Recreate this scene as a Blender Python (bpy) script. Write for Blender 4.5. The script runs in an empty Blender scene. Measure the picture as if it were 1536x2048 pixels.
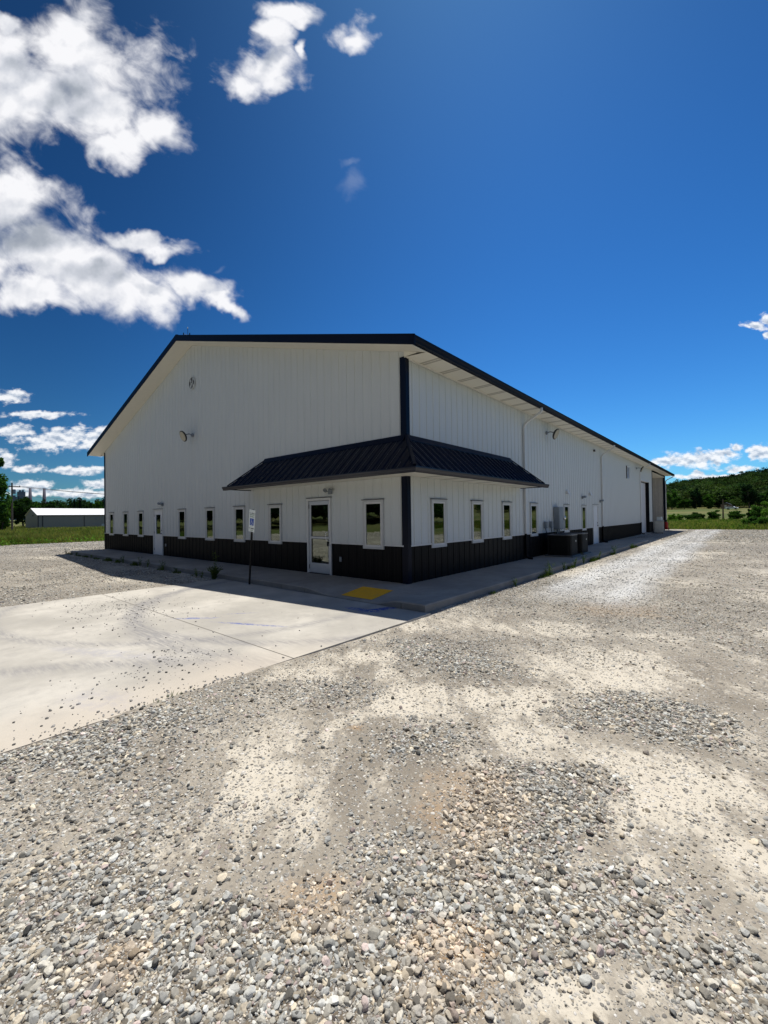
import bpy, math, random
import numpy as np
from mathutils import Vector, Matrix, Euler
PI = math.pi
R = math.radians
sc = bpy.context.scene
col = sc.collection
random.seed(7)
rng = np.random.default_rng(11)

# ------------------------------------------------------------------ camera
CAM = np.array([6.083, -7.963, 1.60])
cd = bpy.data.cameras.new('camera')
cam = bpy.data.objects.new('camera', cd)
col.objects.link(cam)
sc.camera = cam
cd.sensor_fit = 'VERTICAL'
cd.sensor_height = 36.0
cd.lens = 842.26 / 2048 * 36.0
cd.clip_start = 0.05
cd.clip_end = 6000
yaw, pit, rol = -0.707416, 0.0115648, -0.0137836
fw = Vector((math.sin(yaw) * math.cos(pit), math.cos(yaw) * math.cos(pit), math.sin(pit)))
r0 = Vector((math.cos(yaw), -math.sin(yaw), 0))
u0 = r0.cross(fw)
rr_ = r0 * math.cos(rol) + u0 * math.sin(rol)
uu_ = -r0 * math.sin(rol) + u0 * math.cos(rol)
m = Matrix((rr_, uu_, -fw)).transposed().to_4x4()
m.translation = Vector(CAM)
cam.matrix_world = m

# ------------------------------------------------------------------ light and exposure
sc.view_settings.view_transform = 'Standard'
sc.view_settings.look = 'None'
sc.view_settings.gamma = 1
sc.view_settings.exposure = 0.30
sc.render.engine = 'CYCLES'
sc.cycles.max_bounces = 6
sc.cycles.diffuse_bounces = 3
sc.cycles.glossy_bounces = 3
sc.cycles.transmission_bounces = 3
sc.cycles.transparent_max_bounces = 8
sc.cycles.use_denoising = True

SUN = Vector((-0.188, 0.312, 1.0)).normalized()
sd = bpy.data.lights.new('sun', 'SUN')
sun = bpy.data.objects.new('sun', sd)
col.objects.link(sun)
sd.energy = 4.6
sd.angle = R(0.53)
sd.color = (1.0, 0.957, 0.882)
sun.rotation_euler = (-SUN).to_track_quat('-Z', 'Y').to_euler()
SUN_EL = math.asin(SUN.z)
SUN_AZ = math.atan2(SUN.x, SUN.y)

# ---- node helpers
class NT:
    def __init__(s, tree):
        s.t = tree; s.n = tree.nodes; s.l = tree.links
        s.n.clear()
    def new(s, typ, **kw):
        n = s.n.new(typ)
        for k, v in kw.items():
            setattr(n, k, v)
        return n
    def put(s, sock, v):
        if isinstance(v, bpy.types.NodeSocket):
            s.l.new(v, sock)
        elif v is not None:
            try:
                sock.default_value = v
            except Exception:
                sock.default_value = (v[0], v[1], v[2], 1.0)
    def math(s, op, a, b=None, c=None, clamp=False):
        n = s.new('ShaderNodeMath', operation=op, use_clamp=clamp)
        s.put(n.inputs[0], a)
        if b is not None: s.put(n.inputs[1], b)
        if c is not None: s.put(n.inputs[2], c)
        return n.outputs[0]
    def vmath(s, op, a, b=None):
        n = s.new('ShaderNodeVectorMath', operation=op)
        s.put(n.inputs[0], a)
        if b is not None: s.put(n.inputs[1], b)
        return n.outputs['Value'] if op in ('DOT_PRODUCT', 'LENGTH', 'DISTANCE') else n.outputs['Vector']
    def ramp(s, f, stops, interp='LINEAR'):
        n = s.new('ShaderNodeValToRGB')
        cr = n.color_ramp; cr.interpolation = interp
        while len(cr.elements) < len(stops): cr.elements.new(0.5)
        for e, (p, c) in zip(cr.elements, stops):
            e.position = p
            e.color = (c, c, c, 1) if not hasattr(c, '__len__') else (c[0], c[1], c[2], 1)
        s.put(n.inputs[0], f)
        return n.outputs[0]
    def mix(s, f, a, b, blend='MIX'):
        n = s.new('ShaderNodeMix', data_type='RGBA', blend_type=blend)
        s.put(n.inputs[0], f); s.put(n.inputs[6], a); s.put(n.inputs[7], b)
        return n.outputs[2]
    def noise(s, vec, scale, detail=4, rough=0.5, dist=0.0, dim='3D'):
        n = s.new('ShaderNodeTexNoise', noise_dimensions=dim)
        if vec is not None: s.put(n.inputs['Vector'], vec)
        n.inputs['Scale'].default_value = scale
        n.inputs['Detail'].default_value = detail
        n.inputs['Roughness'].default_value = rough
        n.inputs['Distortion'].default_value = dist
        return n.outputs[0]
    def voro(s, vec, scale, feature='F1', out='Distance', rnd=1.0):
        n = s.new('ShaderNodeTexVoronoi', feature=feature)
        if vec is not None: s.put(n.inputs['Vector'], vec)
        n.inputs['Scale'].default_value = scale
        n.inputs['Randomness'].default_value = rnd
        return n.outputs[out]
    def maprange(s, v, a, b, c=0.0, d=1.0, smooth=True):
        n = s.new('ShaderNodeMapRange', interpolation_type='SMOOTHSTEP' if smooth else 'LINEAR')
        s.put(n.inputs[0], v)
        for i, q in enumerate((a, b, c, d)): n.inputs[i + 1].default_value = q
        return n.outputs[0]
    def comb(s, x, y, z=0.0):
        n = s.new('ShaderNodeCombineXYZ')
        s.put(n.inputs[0], x); s.put(n.inputs[1], y); s.put(n.inputs[2], z)
        return n.outputs[0]

# ------------------------------------------------------------------ sky with clouds (world, at infinity)
world = bpy.data.worlds.new('World')
sc.world = world
world.use_nodes = True
w = NT(world.node_tree)
wout = w.new('ShaderNodeOutputWorld')
bg = w.new('ShaderNodeBackground')
w.l.new(bg.outputs[0], wout.inputs[0])
sky = w.new('ShaderNodeTexSky', sky_type='NISHITA')
sky.sun_disc = False
sky.sun_elevation = SUN_EL
sky.sun_rotation = SUN_AZ % (2 * PI)
sky.air_density = 1.0
sky.dust_density = 0.6
sky.ozone_density = 2.0
bg.inputs['Strength'].default_value = 0.10
# clouds: (u, v, radius u, radius v, tilt) on the tangent plane around the compass direction of the building
CLOUDS = [(-0.838, 1.005, 0.18, 0.100, 0), (-0.741, 1.134, 0.114, 0.134, -0.175), (-0.665, 1.00, 0.105, 0.105, 0), (-0.705, 1.06, 0.168, 0.158, 0),
 (-0.544, 0.942, 0.086, 0.058, -0.175), (-0.622, 0.901, 0.072, 0.051, 0), (-0.891, 1.099, 0.084, 0.11, 0), (-0.885, 1.185, 0.036, 0.037, 0),
 (-0.893, 0.772, 0.132, 0.091, 0), (-0.815, 0.65, 0.162, 0.103, -0.175), (-0.696, 0.594, 0.144, 0.084, -0.175), (-0.588, 0.556, 0.132, 0.075, 0),
 (-0.529, 0.526, 0.072, 0.054, 0), (-0.564, 0.658, 0.102, 0.024, -0.14), (-0.445, 0.548, 0.09, 0.036, -0.349), (-0.374, 0.505, 0.054, 0.017, -0.262),
 (-0.839, 0.554, 0.108, 0.048, 0), (-0.250, 1.070, 0.094, 0.060, 0), (-0.245, 1.045, 0.068, 0.040, 0), (-0.318, 1.046, 0.066, 0.036, -0.1),
 (-0.248, 1.165, 0.045, 0.055, 0.3), (-0.205, 1.225, 0.07, 0.035, 0), (-0.172, 1.119, 0.020, 0.035, 0.2), (-0.066, 1.165, 0.058, 0.042, 0.175)]
FARCLOUDS = [(-0.888, 0.299, 0.048, 0.019, 0), (-0.817, 0.254, 0.089, 0.011, 0), (-0.769, 0.196, 0.113, 0.03, 0.087), (-0.883, 0.217, 0.066, 0.017, 0),
 (-0.674, 0.192, 0.06, 0.036, 0), (-0.898, 0.148, 0.026, 0.024, 0), (-0.841, 0.125, 0.05, 0.011, 0), (-0.722, 0.12, 0.074, 0.013, 0),
 (-0.841, 0.085, 0.059, 0.017, 0.087), (-0.782, 0.069, 0.107, 0.012, 0), (-0.675, 0.087, 0.045, 0.014, 0), (-0.699, 0.062, 0.071, 0.012, 0),
 (0.746, 0.127, 0.105, 0.023, 0.052), (0.669, 0.12, 0.053, 0.011, 0), (0.842, 0.152, 0.02, 0.014, 0), (0.812, 0.139, 0.042, 0.014, 0),
 (0.895, 0.141, 0.036, 0.021, 0), (0.844, 0.102, 0.045, 0.01, 0), (0.751, 0.087, 0.065, 0.008, 0), (0.828, 0.086, 0.053, 0.006, 0),
 (0.893, 0.445, 0.033, 0.012, -0.087), (0.927, 0.457, 0.026, 0.017, 0), (0.92, 0.423, 0.012, 0.011, 0),
  (0.749, 0.095, 0.017, 0.005, 0)]
# thick grey middles of the big clouds
CORES = [(-0.73, 1.03, 0.10, 0.062, 0.1), (-0.87, 1.07, 0.08, 0.05, 0), (-0.86, 0.70, 0.13, 0.060, -0.1), (-0.70, 0.585, 0.13, 0.034, -0.1), (-0.55, 0.55, 0.08, 0.018, -0.1), (-0.25, 1.10, 0.035, 0.02, 0)]
A0 = R(-40.5)
geo = w.new('ShaderNodeTexCoord')
D = geo.outputs['Generated']
sepd = w.new('ShaderNodeSeparateXYZ'); w.l.new(D, sepd.inputs[0])
dz = sepd.outputs[2]
kf = w.vmath('DOT_PRODUCT', D, (math.sin(A0), math.cos(A0), 0))
kr = w.vmath('DOT_PRODUCT', D, (math.cos(A0), -math.sin(A0), 0))
kfc = w.math('MAXIMUM', kf, 0.05)
U = w.math('DIVIDE', kr, kfc)
V = w.math('DIVIDE', dz, kfc)
UV = w.comb(U, V, 0.0)
# domain warp so that cloud outlines billow
nw = w.new('ShaderNodeTexNoise'); w.l.new(UV, nw.inputs['Vector'])
nw.inputs['Scale'].default_value = 9.0; nw.inputs['Detail'].default_value = 4
warp = w.vmath('SUBTRACT', nw.outputs['Color'], (0.5, 0.5, 0.5))
wsc = w.new('ShaderNodeVectorMath', operation='SCALE'); w.l.new(warp, wsc.inputs[0]); wsc.inputs['Scale'].default_value = 0.13
UVb = w.vmath('ADD', UV, wsc.outputs[0])
nw2 = w.new('ShaderNodeTexNoise'); w.l.new(UV, nw2.inputs['Vector'])
nw2.inputs['Scale'].default_value = 38.0; nw2.inputs['Detail'].default_value = 3
wsc2 = w.new('ShaderNodeVectorMath', operation='SCALE'); w.l.new(w.vmath('SUBTRACT', nw2.outputs['Color'], (0.5, 0.5, 0.5)), wsc2.inputs[0]); wsc2.inputs['Scale'].default_value = 0.022
UVs = w.vmath('ADD', UV, wsc2.outputs[0])
def field(lst, vec):
    acc = None
    for (cu, cv, ru, rv, a) in lst:
        mp = w.new('ShaderNodeMapping', vector_type='TEXTURE')
        w.l.new(vec, mp.inputs['Vector'])
        mp.inputs['Location'].default_value = (cu, cv, 0)
        mp.inputs['Rotation'].default_value = (0, 0, a)
        mp.inputs['Scale'].default_value = (ru, rv, 1)
        ln = w.vmath('LENGTH', mp.outputs[0])
        if acc is None: acc = ln
        else:
            n = w.new('ShaderNodeMath', operation='SMOOTH_MIN')
            w.l.new(acc, n.inputs[0]); w.l.new(ln, n.inputs[1]); n.inputs[2].default_value = 0.14
            acc = n.outputs[0]
    return w.math('SUBTRACT', 1.0, acc)
def fbm(vec, scale, detail=9, rough=0.56, dist=0.0):
    return w.math('SUBTRACT', w.noise(vec, scale, detail, rough, dist), 0.5)
FB = field(CLOUDS, UVb)
FS = field(FARCLOUDS, UVs)
UVr = w.new('ShaderNodeMapping', vector_type='TEXTURE'); w.l.new(UV, UVr.inputs['Vector']); UVr.inputs['Rotation'].default_value = (0, 0, R(-35)); UVr.inputs['Scale'].default_value = (1.35, 0.85, 1)
NB = w.math('ADD', w.math('MULTIPLY', fbm(w.vmath('ADD', UV, (3.1, 1.7, 0.4)), 5.5, 4, .5), 1.1), w.math('MULTIPLY', fbm(UVr.outputs[0], 14.0, 10, .57, .35), 1.15))
NBo = fbm(w.vmath('ADD', UV, (3.1, 1.7, 0.4)), 7.0, 6, .48)
NBo2 = fbm(w.vmath('ADD', UV, (3.1 - 0.010, 1.7 + 0.028, 0.4)), 7.0, 6, .48)
NS = fbm(w.vmath('MULTIPLY', w.vmath('ADD', UV, (1.3, 2.2, 0.1)), (1.0, 1.8, 1.0)), 30.0, 8, .58)
NSo = fbm(w.vmath('MULTIPLY', w.vmath('ADD', UV, (1.3, 2.2 + 0.008, 0.1)), (1.0, 1.8, 1.0)), 30.0, 8, .58)
dB = w.math('ADD', FB, w.math('MULTIPLY', NB, 1.35))
dS = w.math('ADD', FS, w.math('MULTIPLY', NS, 2.2))
aB = w.maprange(dB, -0.22, 0.62)
FW = field([(-0.085, .845, .03, .012, .5), (-0.055, .80, .05, .05, .6), (-0.39, .59, .03, .012, .2),], UVb)
aW = w.math('MULTIPLY', w.maprange(w.math('ADD', FW, w.math('MULTIPLY', NB, 2.2)), .1, 1.4), .13)
aS = w.maprange(dS, -0.12, 0.55)
front = w.maprange(kf, 0.1, 0.3)
# thick middles are greyer, billows facing the sun whiter
litB = w.math('ADD', w.math('MULTIPLY', w.math('SUBTRACT', NBo, NBo2), 1.9), w.maprange(field(CORES, UVb), -0.45, 0.75, 1.0, 0.56))
litB = w.math('ADD', litB, w.math('MULTIPLY', NBo, .45))
litS = w.math('ADD', w.math('MULTIPLY', w.math('SUBTRACT', NS, NSo), 2.4), w.maprange(dS, 0.35, 1.3, 0.86, 0.62))
CB = w.ramp(litB, [(0.0, (0.22, 0.25, 0.31)), (0.40, (0.34, 0.37, 0.42)), (0.70, (0.55, 0.57, 0.62)), (1.0, (0.79, 0.79, 0.81))])
CS = w.ramp(litS, [(0.0, (0.20, 0.26, 0.36)), (0.5, (0.38, 0.44, 0.53)), (0.8, (0.62, 0.66, 0.72)), (1.0, (0.80, 0.81, 0.83))])
# unseen grey clouds behind the camera, added to make the ambient light neutral
NK = fbm(w.vmath('DIVIDE', D, w.comb(w.math('ADD', w.math('MAXIMUM', dz, 0.0), .18), w.math('ADD', w.math('MAXIMUM', dz, 0.0), .18), 1.0)), 1.6, 6, .55)
aK = w.math('MULTIPLY', w.maprange(NK, -0.02, 0.10), w.math('MULTIPLY', w.maprange(kf, 0.12, -0.12), w.maprange(dz, 0.02, 0.12)))
CK = w.ramp(w.maprange(NK, 0.0, .3), [(0, (0.34, .33, .32)), (1, (0.20, .195, .19))])
# clear sky: nishita pulled to the deeper blue of a phone picture
hs = w.new('ShaderNodeHueSaturation'); hs.inputs['Saturation'].default_value = 1.3; hs.inputs['Value'].default_value = 1.0
w.l.new(sky.outputs[0], hs.inputs['Color'])
skyc = w.vmath('MULTIPLY', hs.outputs[0], (0.30, 0.685, 0.99))
# the clear air deepens with height and away from the sun
el = w.maprange(dz, 0.0, 0.80, 0.98, 0.46, smooth=False)
azf = w.maprange(U, -0.95, 0.45, 0.54, 1.24)
skyc2 = w.new('ShaderNodeVectorMath', operation='SCALE'); w.l.new(skyc, skyc2.inputs[0]); glow = w.maprange(w.vmath('DISTANCE', UV, (0.28, 1.15, 0.0)), 0.0, 0.95, 1.16, 1.0)
w.l.new(w.math('MULTIPLY', w.math('MULTIPLY', el, azf), glow), skyc2.inputs['Scale'])
def scale10(c):
    n = w.new('ShaderNodeVectorMath', operation='SCALE'); w.l.new(c, n.inputs[0]); n.inputs['Scale'].default_value = 10.0
    return n.outputs[0]
c0 = w.mix(aK, skyc2.outputs[0], scale10(CK))
c1 = w.mix(w.math('MULTIPLY', w.math('MULTIPLY', aB, front), 0.97), c0, scale10(CB))
c1 = w.mix(w.math('MULTIPLY', aW, front), c1, (6.2, 6.6, 7.4))
c2 = w.mix(w.math('MULTIPLY', w.math('MULTIPLY', aS, front), 0.93), c1, scale10(CS))
w.l.new(c2, bg.inputs['Color'])
world.cycles.sampling_method = 'MANUAL'
world.cycles.sample_map_resolution = 512

# ------------------------------------------------------------------ object helpers
def tag(o, label=None, cat=None, group=None, kind=None):
    if label: o['label'] = label
    if cat: o['category'] = cat
    if group: o['group'] = group
    if kind: o['kind'] = kind
    return o
def empty(name, loc=(0, 0, 0), rz=0.0, parent=None):
    o = bpy.data.objects.new(name, None); col.objects.link(o)
    o.location = loc; o.rotation_euler = (0, 0, rz); o.empty_display_size = 0.2
    if parent: o.parent = parent
    return o
def link(name, me, mats, parent=None, loc=(0, 0, 0), rz=0.0, bevel=0.0, smooth=False):
    for mm in (mats if isinstance(mats, (list, tuple)) else [mats]):
        me.materials.append(mm)
    o = bpy.data.objects.new(name, me); col.objects.link(o)
    o.location = loc; o.rotation_euler = (0, 0, rz)
    if parent: o.parent = parent
    if smooth:
        me.polygons.foreach_set('use_smooth', [True] * len(me.polygons))
    if bevel:
        b = o.modifiers.new('bevel', 'BEVEL'); b.width = bevel; b.segments = 2; b.limit_method = 'ANGLE'
    return o
def npmesh(name, V, F, nper=4, attrs=None):
    me = bpy.data.meshes.new(name)
    V = np.asarray(V, np.float32); F = np.asarray(F, np.int32)
    me.vertices.add(len(V)); me.vertices.foreach_set('co', V.ravel())
    me.loops.add(F.size); me.loops.foreach_set('vertex_index', F.ravel())
    me.polygons.add(len(F)); me.polygons.foreach_set('loop_start', np.arange(len(F), dtype=np.int32) * nper)
    me.update(calc_edges=True)
    for k, v in (attrs or {}).items():
        v = np.asarray(v, np.float32)
        if v.ndim == 1:
            a = me.attributes.new(k, 'FLOAT', 'POINT'); a.data.foreach_set('value', v)
        else:
            a = me.attributes.new(k, 'FLOAT_VECTOR', 'POINT'); a.data.foreach_set('vector', v.ravel())
    return me
class MB:
    def __init__(s): s.v = []; s.f = []; s.m = []
    def face(s, pts, mi=0):
        k = len(s.v); s.v += [tuple(p) for p in pts]; s.f.append(tuple(range(k, k + len(pts)))); s.m.append(mi)
    def box(s, x0, x1, y0, y1, z0, z1, mi=0, M=None):
        P = [(x0, y0, z0), (x1, y0, z0), (x1, y1, z0), (x0, y1, z0), (x0, y0, z1), (x1, y0, z1), (x1, y1, z1), (x0, y1, z1)]
        if M is not None: P = [tuple(M @ Vector(p)) for p in P]
        k = len(s.v); s.v += P
        for f in ((0, 3, 2, 1), (4, 5, 6, 7), (0, 1, 5, 4), (1, 2, 6, 5), (2, 3, 7, 6), (3, 0, 4, 7)):
            s.f.append(tuple(k + i for i in f)); s.m.append(mi)
    def prism(s, poly, ax, a, b, mi=0):
        """closed polygon in the two other axes, extruded along ax from a to b"""
        def P(p, t):
            q = [0, 0, 0]; o = [i for i in range(3) if i != ax]; q[o[0]] = p[0]; q[o[1]] = p[1]; q[ax] = t
            return tuple(q)
        n = len(poly); k = len(s.v)
        s.v += [P(p, a) for p in poly] + [P(p, b) for p in poly]
        s.f.append(tuple(range(k, k + n))); s.f.append(tuple(range(k + 2 * n - 1, k + n - 1, -1))); s.m += [mi, mi]
        for i in range(n):
            j = (i + 1) % n
            s.f.append((k + j, k + i, k + n + i, k + n + j)); s.m.append(mi)
    def tube(s, pts, r, n=10, mi=0, square=False, rx=None):
        pts = [Vector(p) for p in pts]
        rad = r if hasattr(r, '__len__') else [r] * len(pts)
        k = len(s.v); N = 4 if square else n; off = PI / 4 if square else 0
        up = None
        for i, p in enumerate(pts):
            d = (pts[min(i + 1, len(pts) - 1)] - pts[max(i - 1, 0)]).normalized()
            if up is None:
                up = Vector((0, 0, 1)) if abs(d.z) < 0.9 else Vector((1, 0, 0))
            a = d.cross(up).normalized(); b = a.cross(d).normalized(); up = b
            for j in range(N):
                t = 2 * PI * j / N + off
                s.v.append(tuple(p + (a * math.cos(t) + b * math.sin(t)) * rad[i]))
        for i in range(len(pts) - 1):
            for j in range(N):
                a0 = k + i * N + j; a1 = k + i * N + (j + 1) % N
                s.f.append((a0, a1, a1 + N, a0 + N)); s.m.append(mi)
        s.f.append(tuple(k + j for j in range(N - 1, -1, -1))); s.m.append(mi)
        e = k + (len(pts) - 1) * N
        s.f.append(tuple(e + j for j in range(N))); s.m.append(mi)
    def lathe(s, prof, n=24, M=None, mi=0):
        """profile (r, z) turned about z"""
        k = len(s.v)
        for (r, z) in prof:
            for j in range(n):
                t = 2 * PI * j / n
                p = Vector((r * math.cos(t), r * math.sin(t), z))
                s.v.append(tuple(M @ p) if M is not None else tuple(p))
        for i in range(len(prof) - 1):
            for j in range(n):
                a0 = k + i * n + j; a1 = k + i * n + (j + 1) % n
                s.f.append((a0, a1, a1 + n, a0 + n)); s.m.append(mi)
        s.f.append(tuple(k + j for j in range(n - 1, -1, -1))); s.m.append(mi)
        e = k + (len(prof) - 1) * n
        s.f.append(tuple(e + j for j in range(n))); s.m.append(mi)
    def build(s, name, mats, parent=None, loc=(0, 0, 0), rz=0.0, bevel=0.0, smooth=False, kind=None):
        me = bpy.data.meshes.new(name); me.from_pydata(s.v, [], s.f); me.update()
        me.polygons.foreach_set('material_index', s.m)
        o = link(name, me, mats, parent, loc, rz, bevel, smooth)
        if kind: o['kind'] = kind
        return o

# ------------------------------------------------------------------ materials
def new_mat(name):
    mt = bpy.data.materials.new(name); mt.use_nodes = True
    t = NT(mt.node_tree)
    out = t.new('ShaderNodeOutputMaterial')
    b = t.new('ShaderNodeBsdfPrincipled')
    t.l.new(b.outputs[0], out.inputs[0])
    return mt, t, b, out
def objco(t):
    return t.new('ShaderNodeTexCoord').outputs['Object']
def worldpos(t):
    return t.new('ShaderNodeNewGeometry').outputs['Position']
def simple(name, c, rough=0.5, metal=0.0, var=0.12, scale=6.0, bump=0.0, spec=0.5):
    mt, t, b, out = new_mat(name)
    n = t.noise(worldpos(t), scale, 5, 0.6)
    f = t.maprange(n, 0.3, 0.7, 1 - var, 1 + var, smooth=False)
    v = t.new('ShaderNodeVectorMath', operation='SCALE'); v.inputs[0].default_value = c; t.l.new(f, v.inputs['Scale'])
    t.l.new(v.outputs[0], b.inputs['Base Color'])
    b.inputs['Roughness'].default_value = rough
    b.inputs['Metallic'].default_value = metal
    b.inputs['Specular IOR Level'].default_value = spec
    if bump:
        bp = t.new('ShaderNodeBump'); bp.inputs['Strength'].default_value = bump; bp.inputs['Distance'].default_value = 0.01
        t.l.new(t.noise(worldpos(t), scale * 12, 4, 0.6), bp.inputs['Height']); t.l.new(bp.outputs[0], b.inputs['Normal'])
    return mt
def steel(name, c, rough, dirt, streak=0.05, oil=0.0):
    """painted sheet steel: fine vertical streaks, screw line dust, slight oil canning"""
    mt, t, b, out = new_mat(name)
    P = worldpos(t)
    st = t.noise(t.vmath('MULTIPLY', P, (3.0, 3.0, 0.25)), 3.0, 5, 0.6)
    bl = t.noise(P, 0.7, 3, 0.5)
    f = t.math('ADD', t.maprange(st, 0.3, 0.7, -streak, streak, smooth=False), t.maprange(bl, 0.3, 0.7, 1 - streak * .6, 1 + streak * .6, smooth=False))
    v = t.new('ShaderNodeVectorMath', operation='SCALE'); v.inputs[0].default_value = c; t.l.new(f, v.inputs['Scale'])
    sp = t.new('ShaderNodeSeparateXYZ'); t.l.new(P, sp.inputs[0])
    # splashed dust near the slab
    dz_ = t.maprange(t.math('ADD', sp.outputs[2], t.math('MULTIPLY', t.noise(P, 5, 4), 0.35)), 0.12, 0.62, dirt, 0.0)
    cc = t.mix(dz_, v.outputs[0], (0.33, 0.29, 0.24))
    t.l.new(cc, b.inputs['Base Color'])
    t.l.new(t.maprange(st, 0.3, 0.7, rough - .06, rough + .08), b.inputs['Roughness'])
    b.inputs['Specular IOR Level'].default_value = 0.4 if c[0] > .3 else (0.16 if c[2] < .008 else 0.13)
    bp = t.new('ShaderNodeBump'); bp.inputs['Strength'].default_value = 0.25; bp.inputs['Distance'].default_value = 0.02
    t.l.new(t.noise(t.vmath('MULTIPLY', P, (1.0, 1.0, 0.5)), 2.6, 2), bp.inputs['Height']); t.l.new(bp.outputs[0], b.inputs['Normal'])
    if c[0] < .1:
        df = t.new('ShaderNodeBsdfDiffuse'); t.l.new(cc, df.inputs[0])
        gl = t.new('ShaderNodeBsdfGlossy'); gl.inputs['Roughness'].default_value = rough; t.l.new(bp.outputs[0], gl.inputs['Normal'])
        fr = t.new('ShaderNodeFresnel'); fr.inputs['IOR'].default_value = 1.35
        k = t.math('MINIMUM', t.math('MULTIPLY', fr.outputs[0], .6), .05 if c[2] < .008 else .075)
        mx = t.new('ShaderNodeMixShader'); t.l.new(k, mx.inputs[0]); t.l.new(df.outputs[0], mx.inputs[1]); t.l.new(gl.outputs[0], mx.inputs[2]); t.l.new(mx.outputs[0], out.inputs[0])
    return mt
M = {}
M['white'] = steel('white_steel', (0.585, 0.615, 0.615), 0.45, 0.05, 0.022)
M['black'] = steel('black_steel', (0.0022, 0.0025, 0.0042), 0.42, 0.006, 0.12)
M['navy'] = steel('dark_roof_steel', (0.004, 0.0075, 0.020), 0.33, 0.0, 0.15)
M['trim'] = simple('white_trim', (0.64, 0.645, 0.64), 0.4, var=0.04)
M['trim2'] = simple('window_surround', (0.50, 0.51, 0.51), 0.45, var=0.04)
M['soffit'] = simple('soffit_panel', (0.72, 0.70, 0.62), 0.5, var=0.03)
def striped_soffit(name, axis):
    mt, t, b, out = new_mat(name)
    sp = t.new('ShaderNodeSeparateXYZ'); t.l.new(worldpos(t), sp.inputs[0])
    q = t.math('MODULO', t.math('ADD', sp.outputs[axis], 99.38), 0.9)
    s1 = t.math('MULTIPLY', t.math('GREATER_THAN', q, .0), t.math('LESS_THAN', q, .085))
    s2 = t.math('MULTIPLY', t.math('GREATER_THAN', q, .115), t.math('LESS_THAN', q, .20))
    t.l.new(t.mix(t.math('ADD', s1, s2), (0.72, 0.70, 0.62), (0.40, 0.38, 0.33)), b.inputs['Base Color']); b.inputs['Roughness'].default_value = .5
    return mt
M['soffit_y'] = striped_soffit('vented_soffit', 1)
M['soffit_gap'] = simple('soffit_vent_strip', (0.42, 0.40, 0.35), 0.6, var=0.1)
M['door'] = simple('painted_door', (0.70, 0.72, 0.75), 0.4, var=0.05)
M['alu'] = simple('aluminium_door', (0.55, 0.58, 0.62), 0.38, 0.35, var=0.05)
M['chrome'] = simple('polished_metal', (0.7, 0.7, 0.7), 0.22, 1.0, var=0.05)
M['gasket'] = simple('black_gasket', (0.02, 0.02, 0.02), 0.6)
M['interior'] = simple('dark_interior', (0.035, 0.038, 0.036), 0.9)
M['jamb'] = simple('interior_jamb', (0.35, 0.36, 0.33), 0.7)
M['grey'] = simple('grey_box_paint', (0.22, 0.25, 0.28), 0.45, 0.2)
M['acdark'] = simple('dark_condenser_paint', (0.008, 0.009, 0.010), 0.6, spec=.3)
M['acrim'] = simple('condenser_rim', (0.11, 0.115, 0.12), 0.5)
M['lens'] = simple('lamp_lens', (0.42, 0.39, 0.32), 0.3)
M['tote'] = simple('grey_white_plastic', (0.50, 0.50, 0.46), 0.5)
M['red'] = simple('red_paint', (0.45, 0.03, 0.02), 0.4)
M['kraft'] = simple('tan_steel', (0.26, 0.235, 0.20), 0.6, var=0.05)
M['bronze'] = simple('dark_bronze_trim', (0.05, 0.045, 0.04), 0.5)
M['whiteroof'] = simple('white_metal_roof', (0.80, 0.80, 0.80), 0.35, var=0.03)
M['signwhite'] = simple('sign_white', (0.70, 0.76, 0.75), 0.35, var=0.03)
M['signblue'] = simple('sign_blue', (0.02, 0.08, 0.42), 0.35, var=0.05)
M['signgreen'] = simple('sign_green', (0.02, 0.16, 0.08), 0.4)
M['post'] = simple('black_post', (0.004, 0.004, 0.004), 0.6, spec=.2)
M['plant_block'] = simple('hazed_plant_concrete', (0.09, 0.115, 0.16), 0.8)  # blue cast of the distant air is put into the block colour
M['stack'] = simple('hazed_stack_concrete', (0.065, 0.06, 0.095), 0.8)  # distance haze painted into the smokestack colour as a purple-blue tone
M['wood'] = simple('weathered_wood', (0.17, 0.12, 0.09), 0.9, var=0.25)
M['carwhite'] = simple('white_car_paint', (0.75, 0.75, 0.75), 0.25)
M['rubber'] = simple('rubber', (0.02, 0.02, 0.02), 0.8)
# glass: tinted pane with a strong mirror coat
def glass_mat():
    mt = bpy.data.materials.new('window_glass'); mt.use_nodes = True
    t = NT(mt.node_tree); out = t.new('ShaderNodeOutputMaterial')
    tr = t.new('ShaderNodeBsdfTransparent'); tr.inputs[0].default_value = (0.42, 0.47, 0.44, 1)
    gl = t.new('ShaderNodeBsdfGlossy'); gl.inputs['Roughness'].default_value = 0.015
    gl.inputs['Color'].default_value = (0.85, 0.95, 0.88, 1)
    fr = t.new('ShaderNodeFresnel'); fr.inputs['IOR'].default_value = 2.7
    bp = t.new('ShaderNodeBump'); bp.inputs['Strength'].default_value = 0.03; bp.inputs['Distance'].default_value = 0.05
    t.l.new(t.noise(worldpos(t), 2.0, 2), bp.inputs['Height']); t.l.new(bp.outputs[0], gl.inputs['Normal'])
    mx = t.new('ShaderNodeMixShader'); t.l.new(fr.outputs[0], mx.inputs[0]); t.l.new(tr.outputs[0], mx.inputs[1]); t.l.new(gl.outputs[0], mx.inputs[2])
    t.l.new(mx.outputs[0], out.inputs[0]); return mt
M['glass'] = glass_mat()

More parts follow.
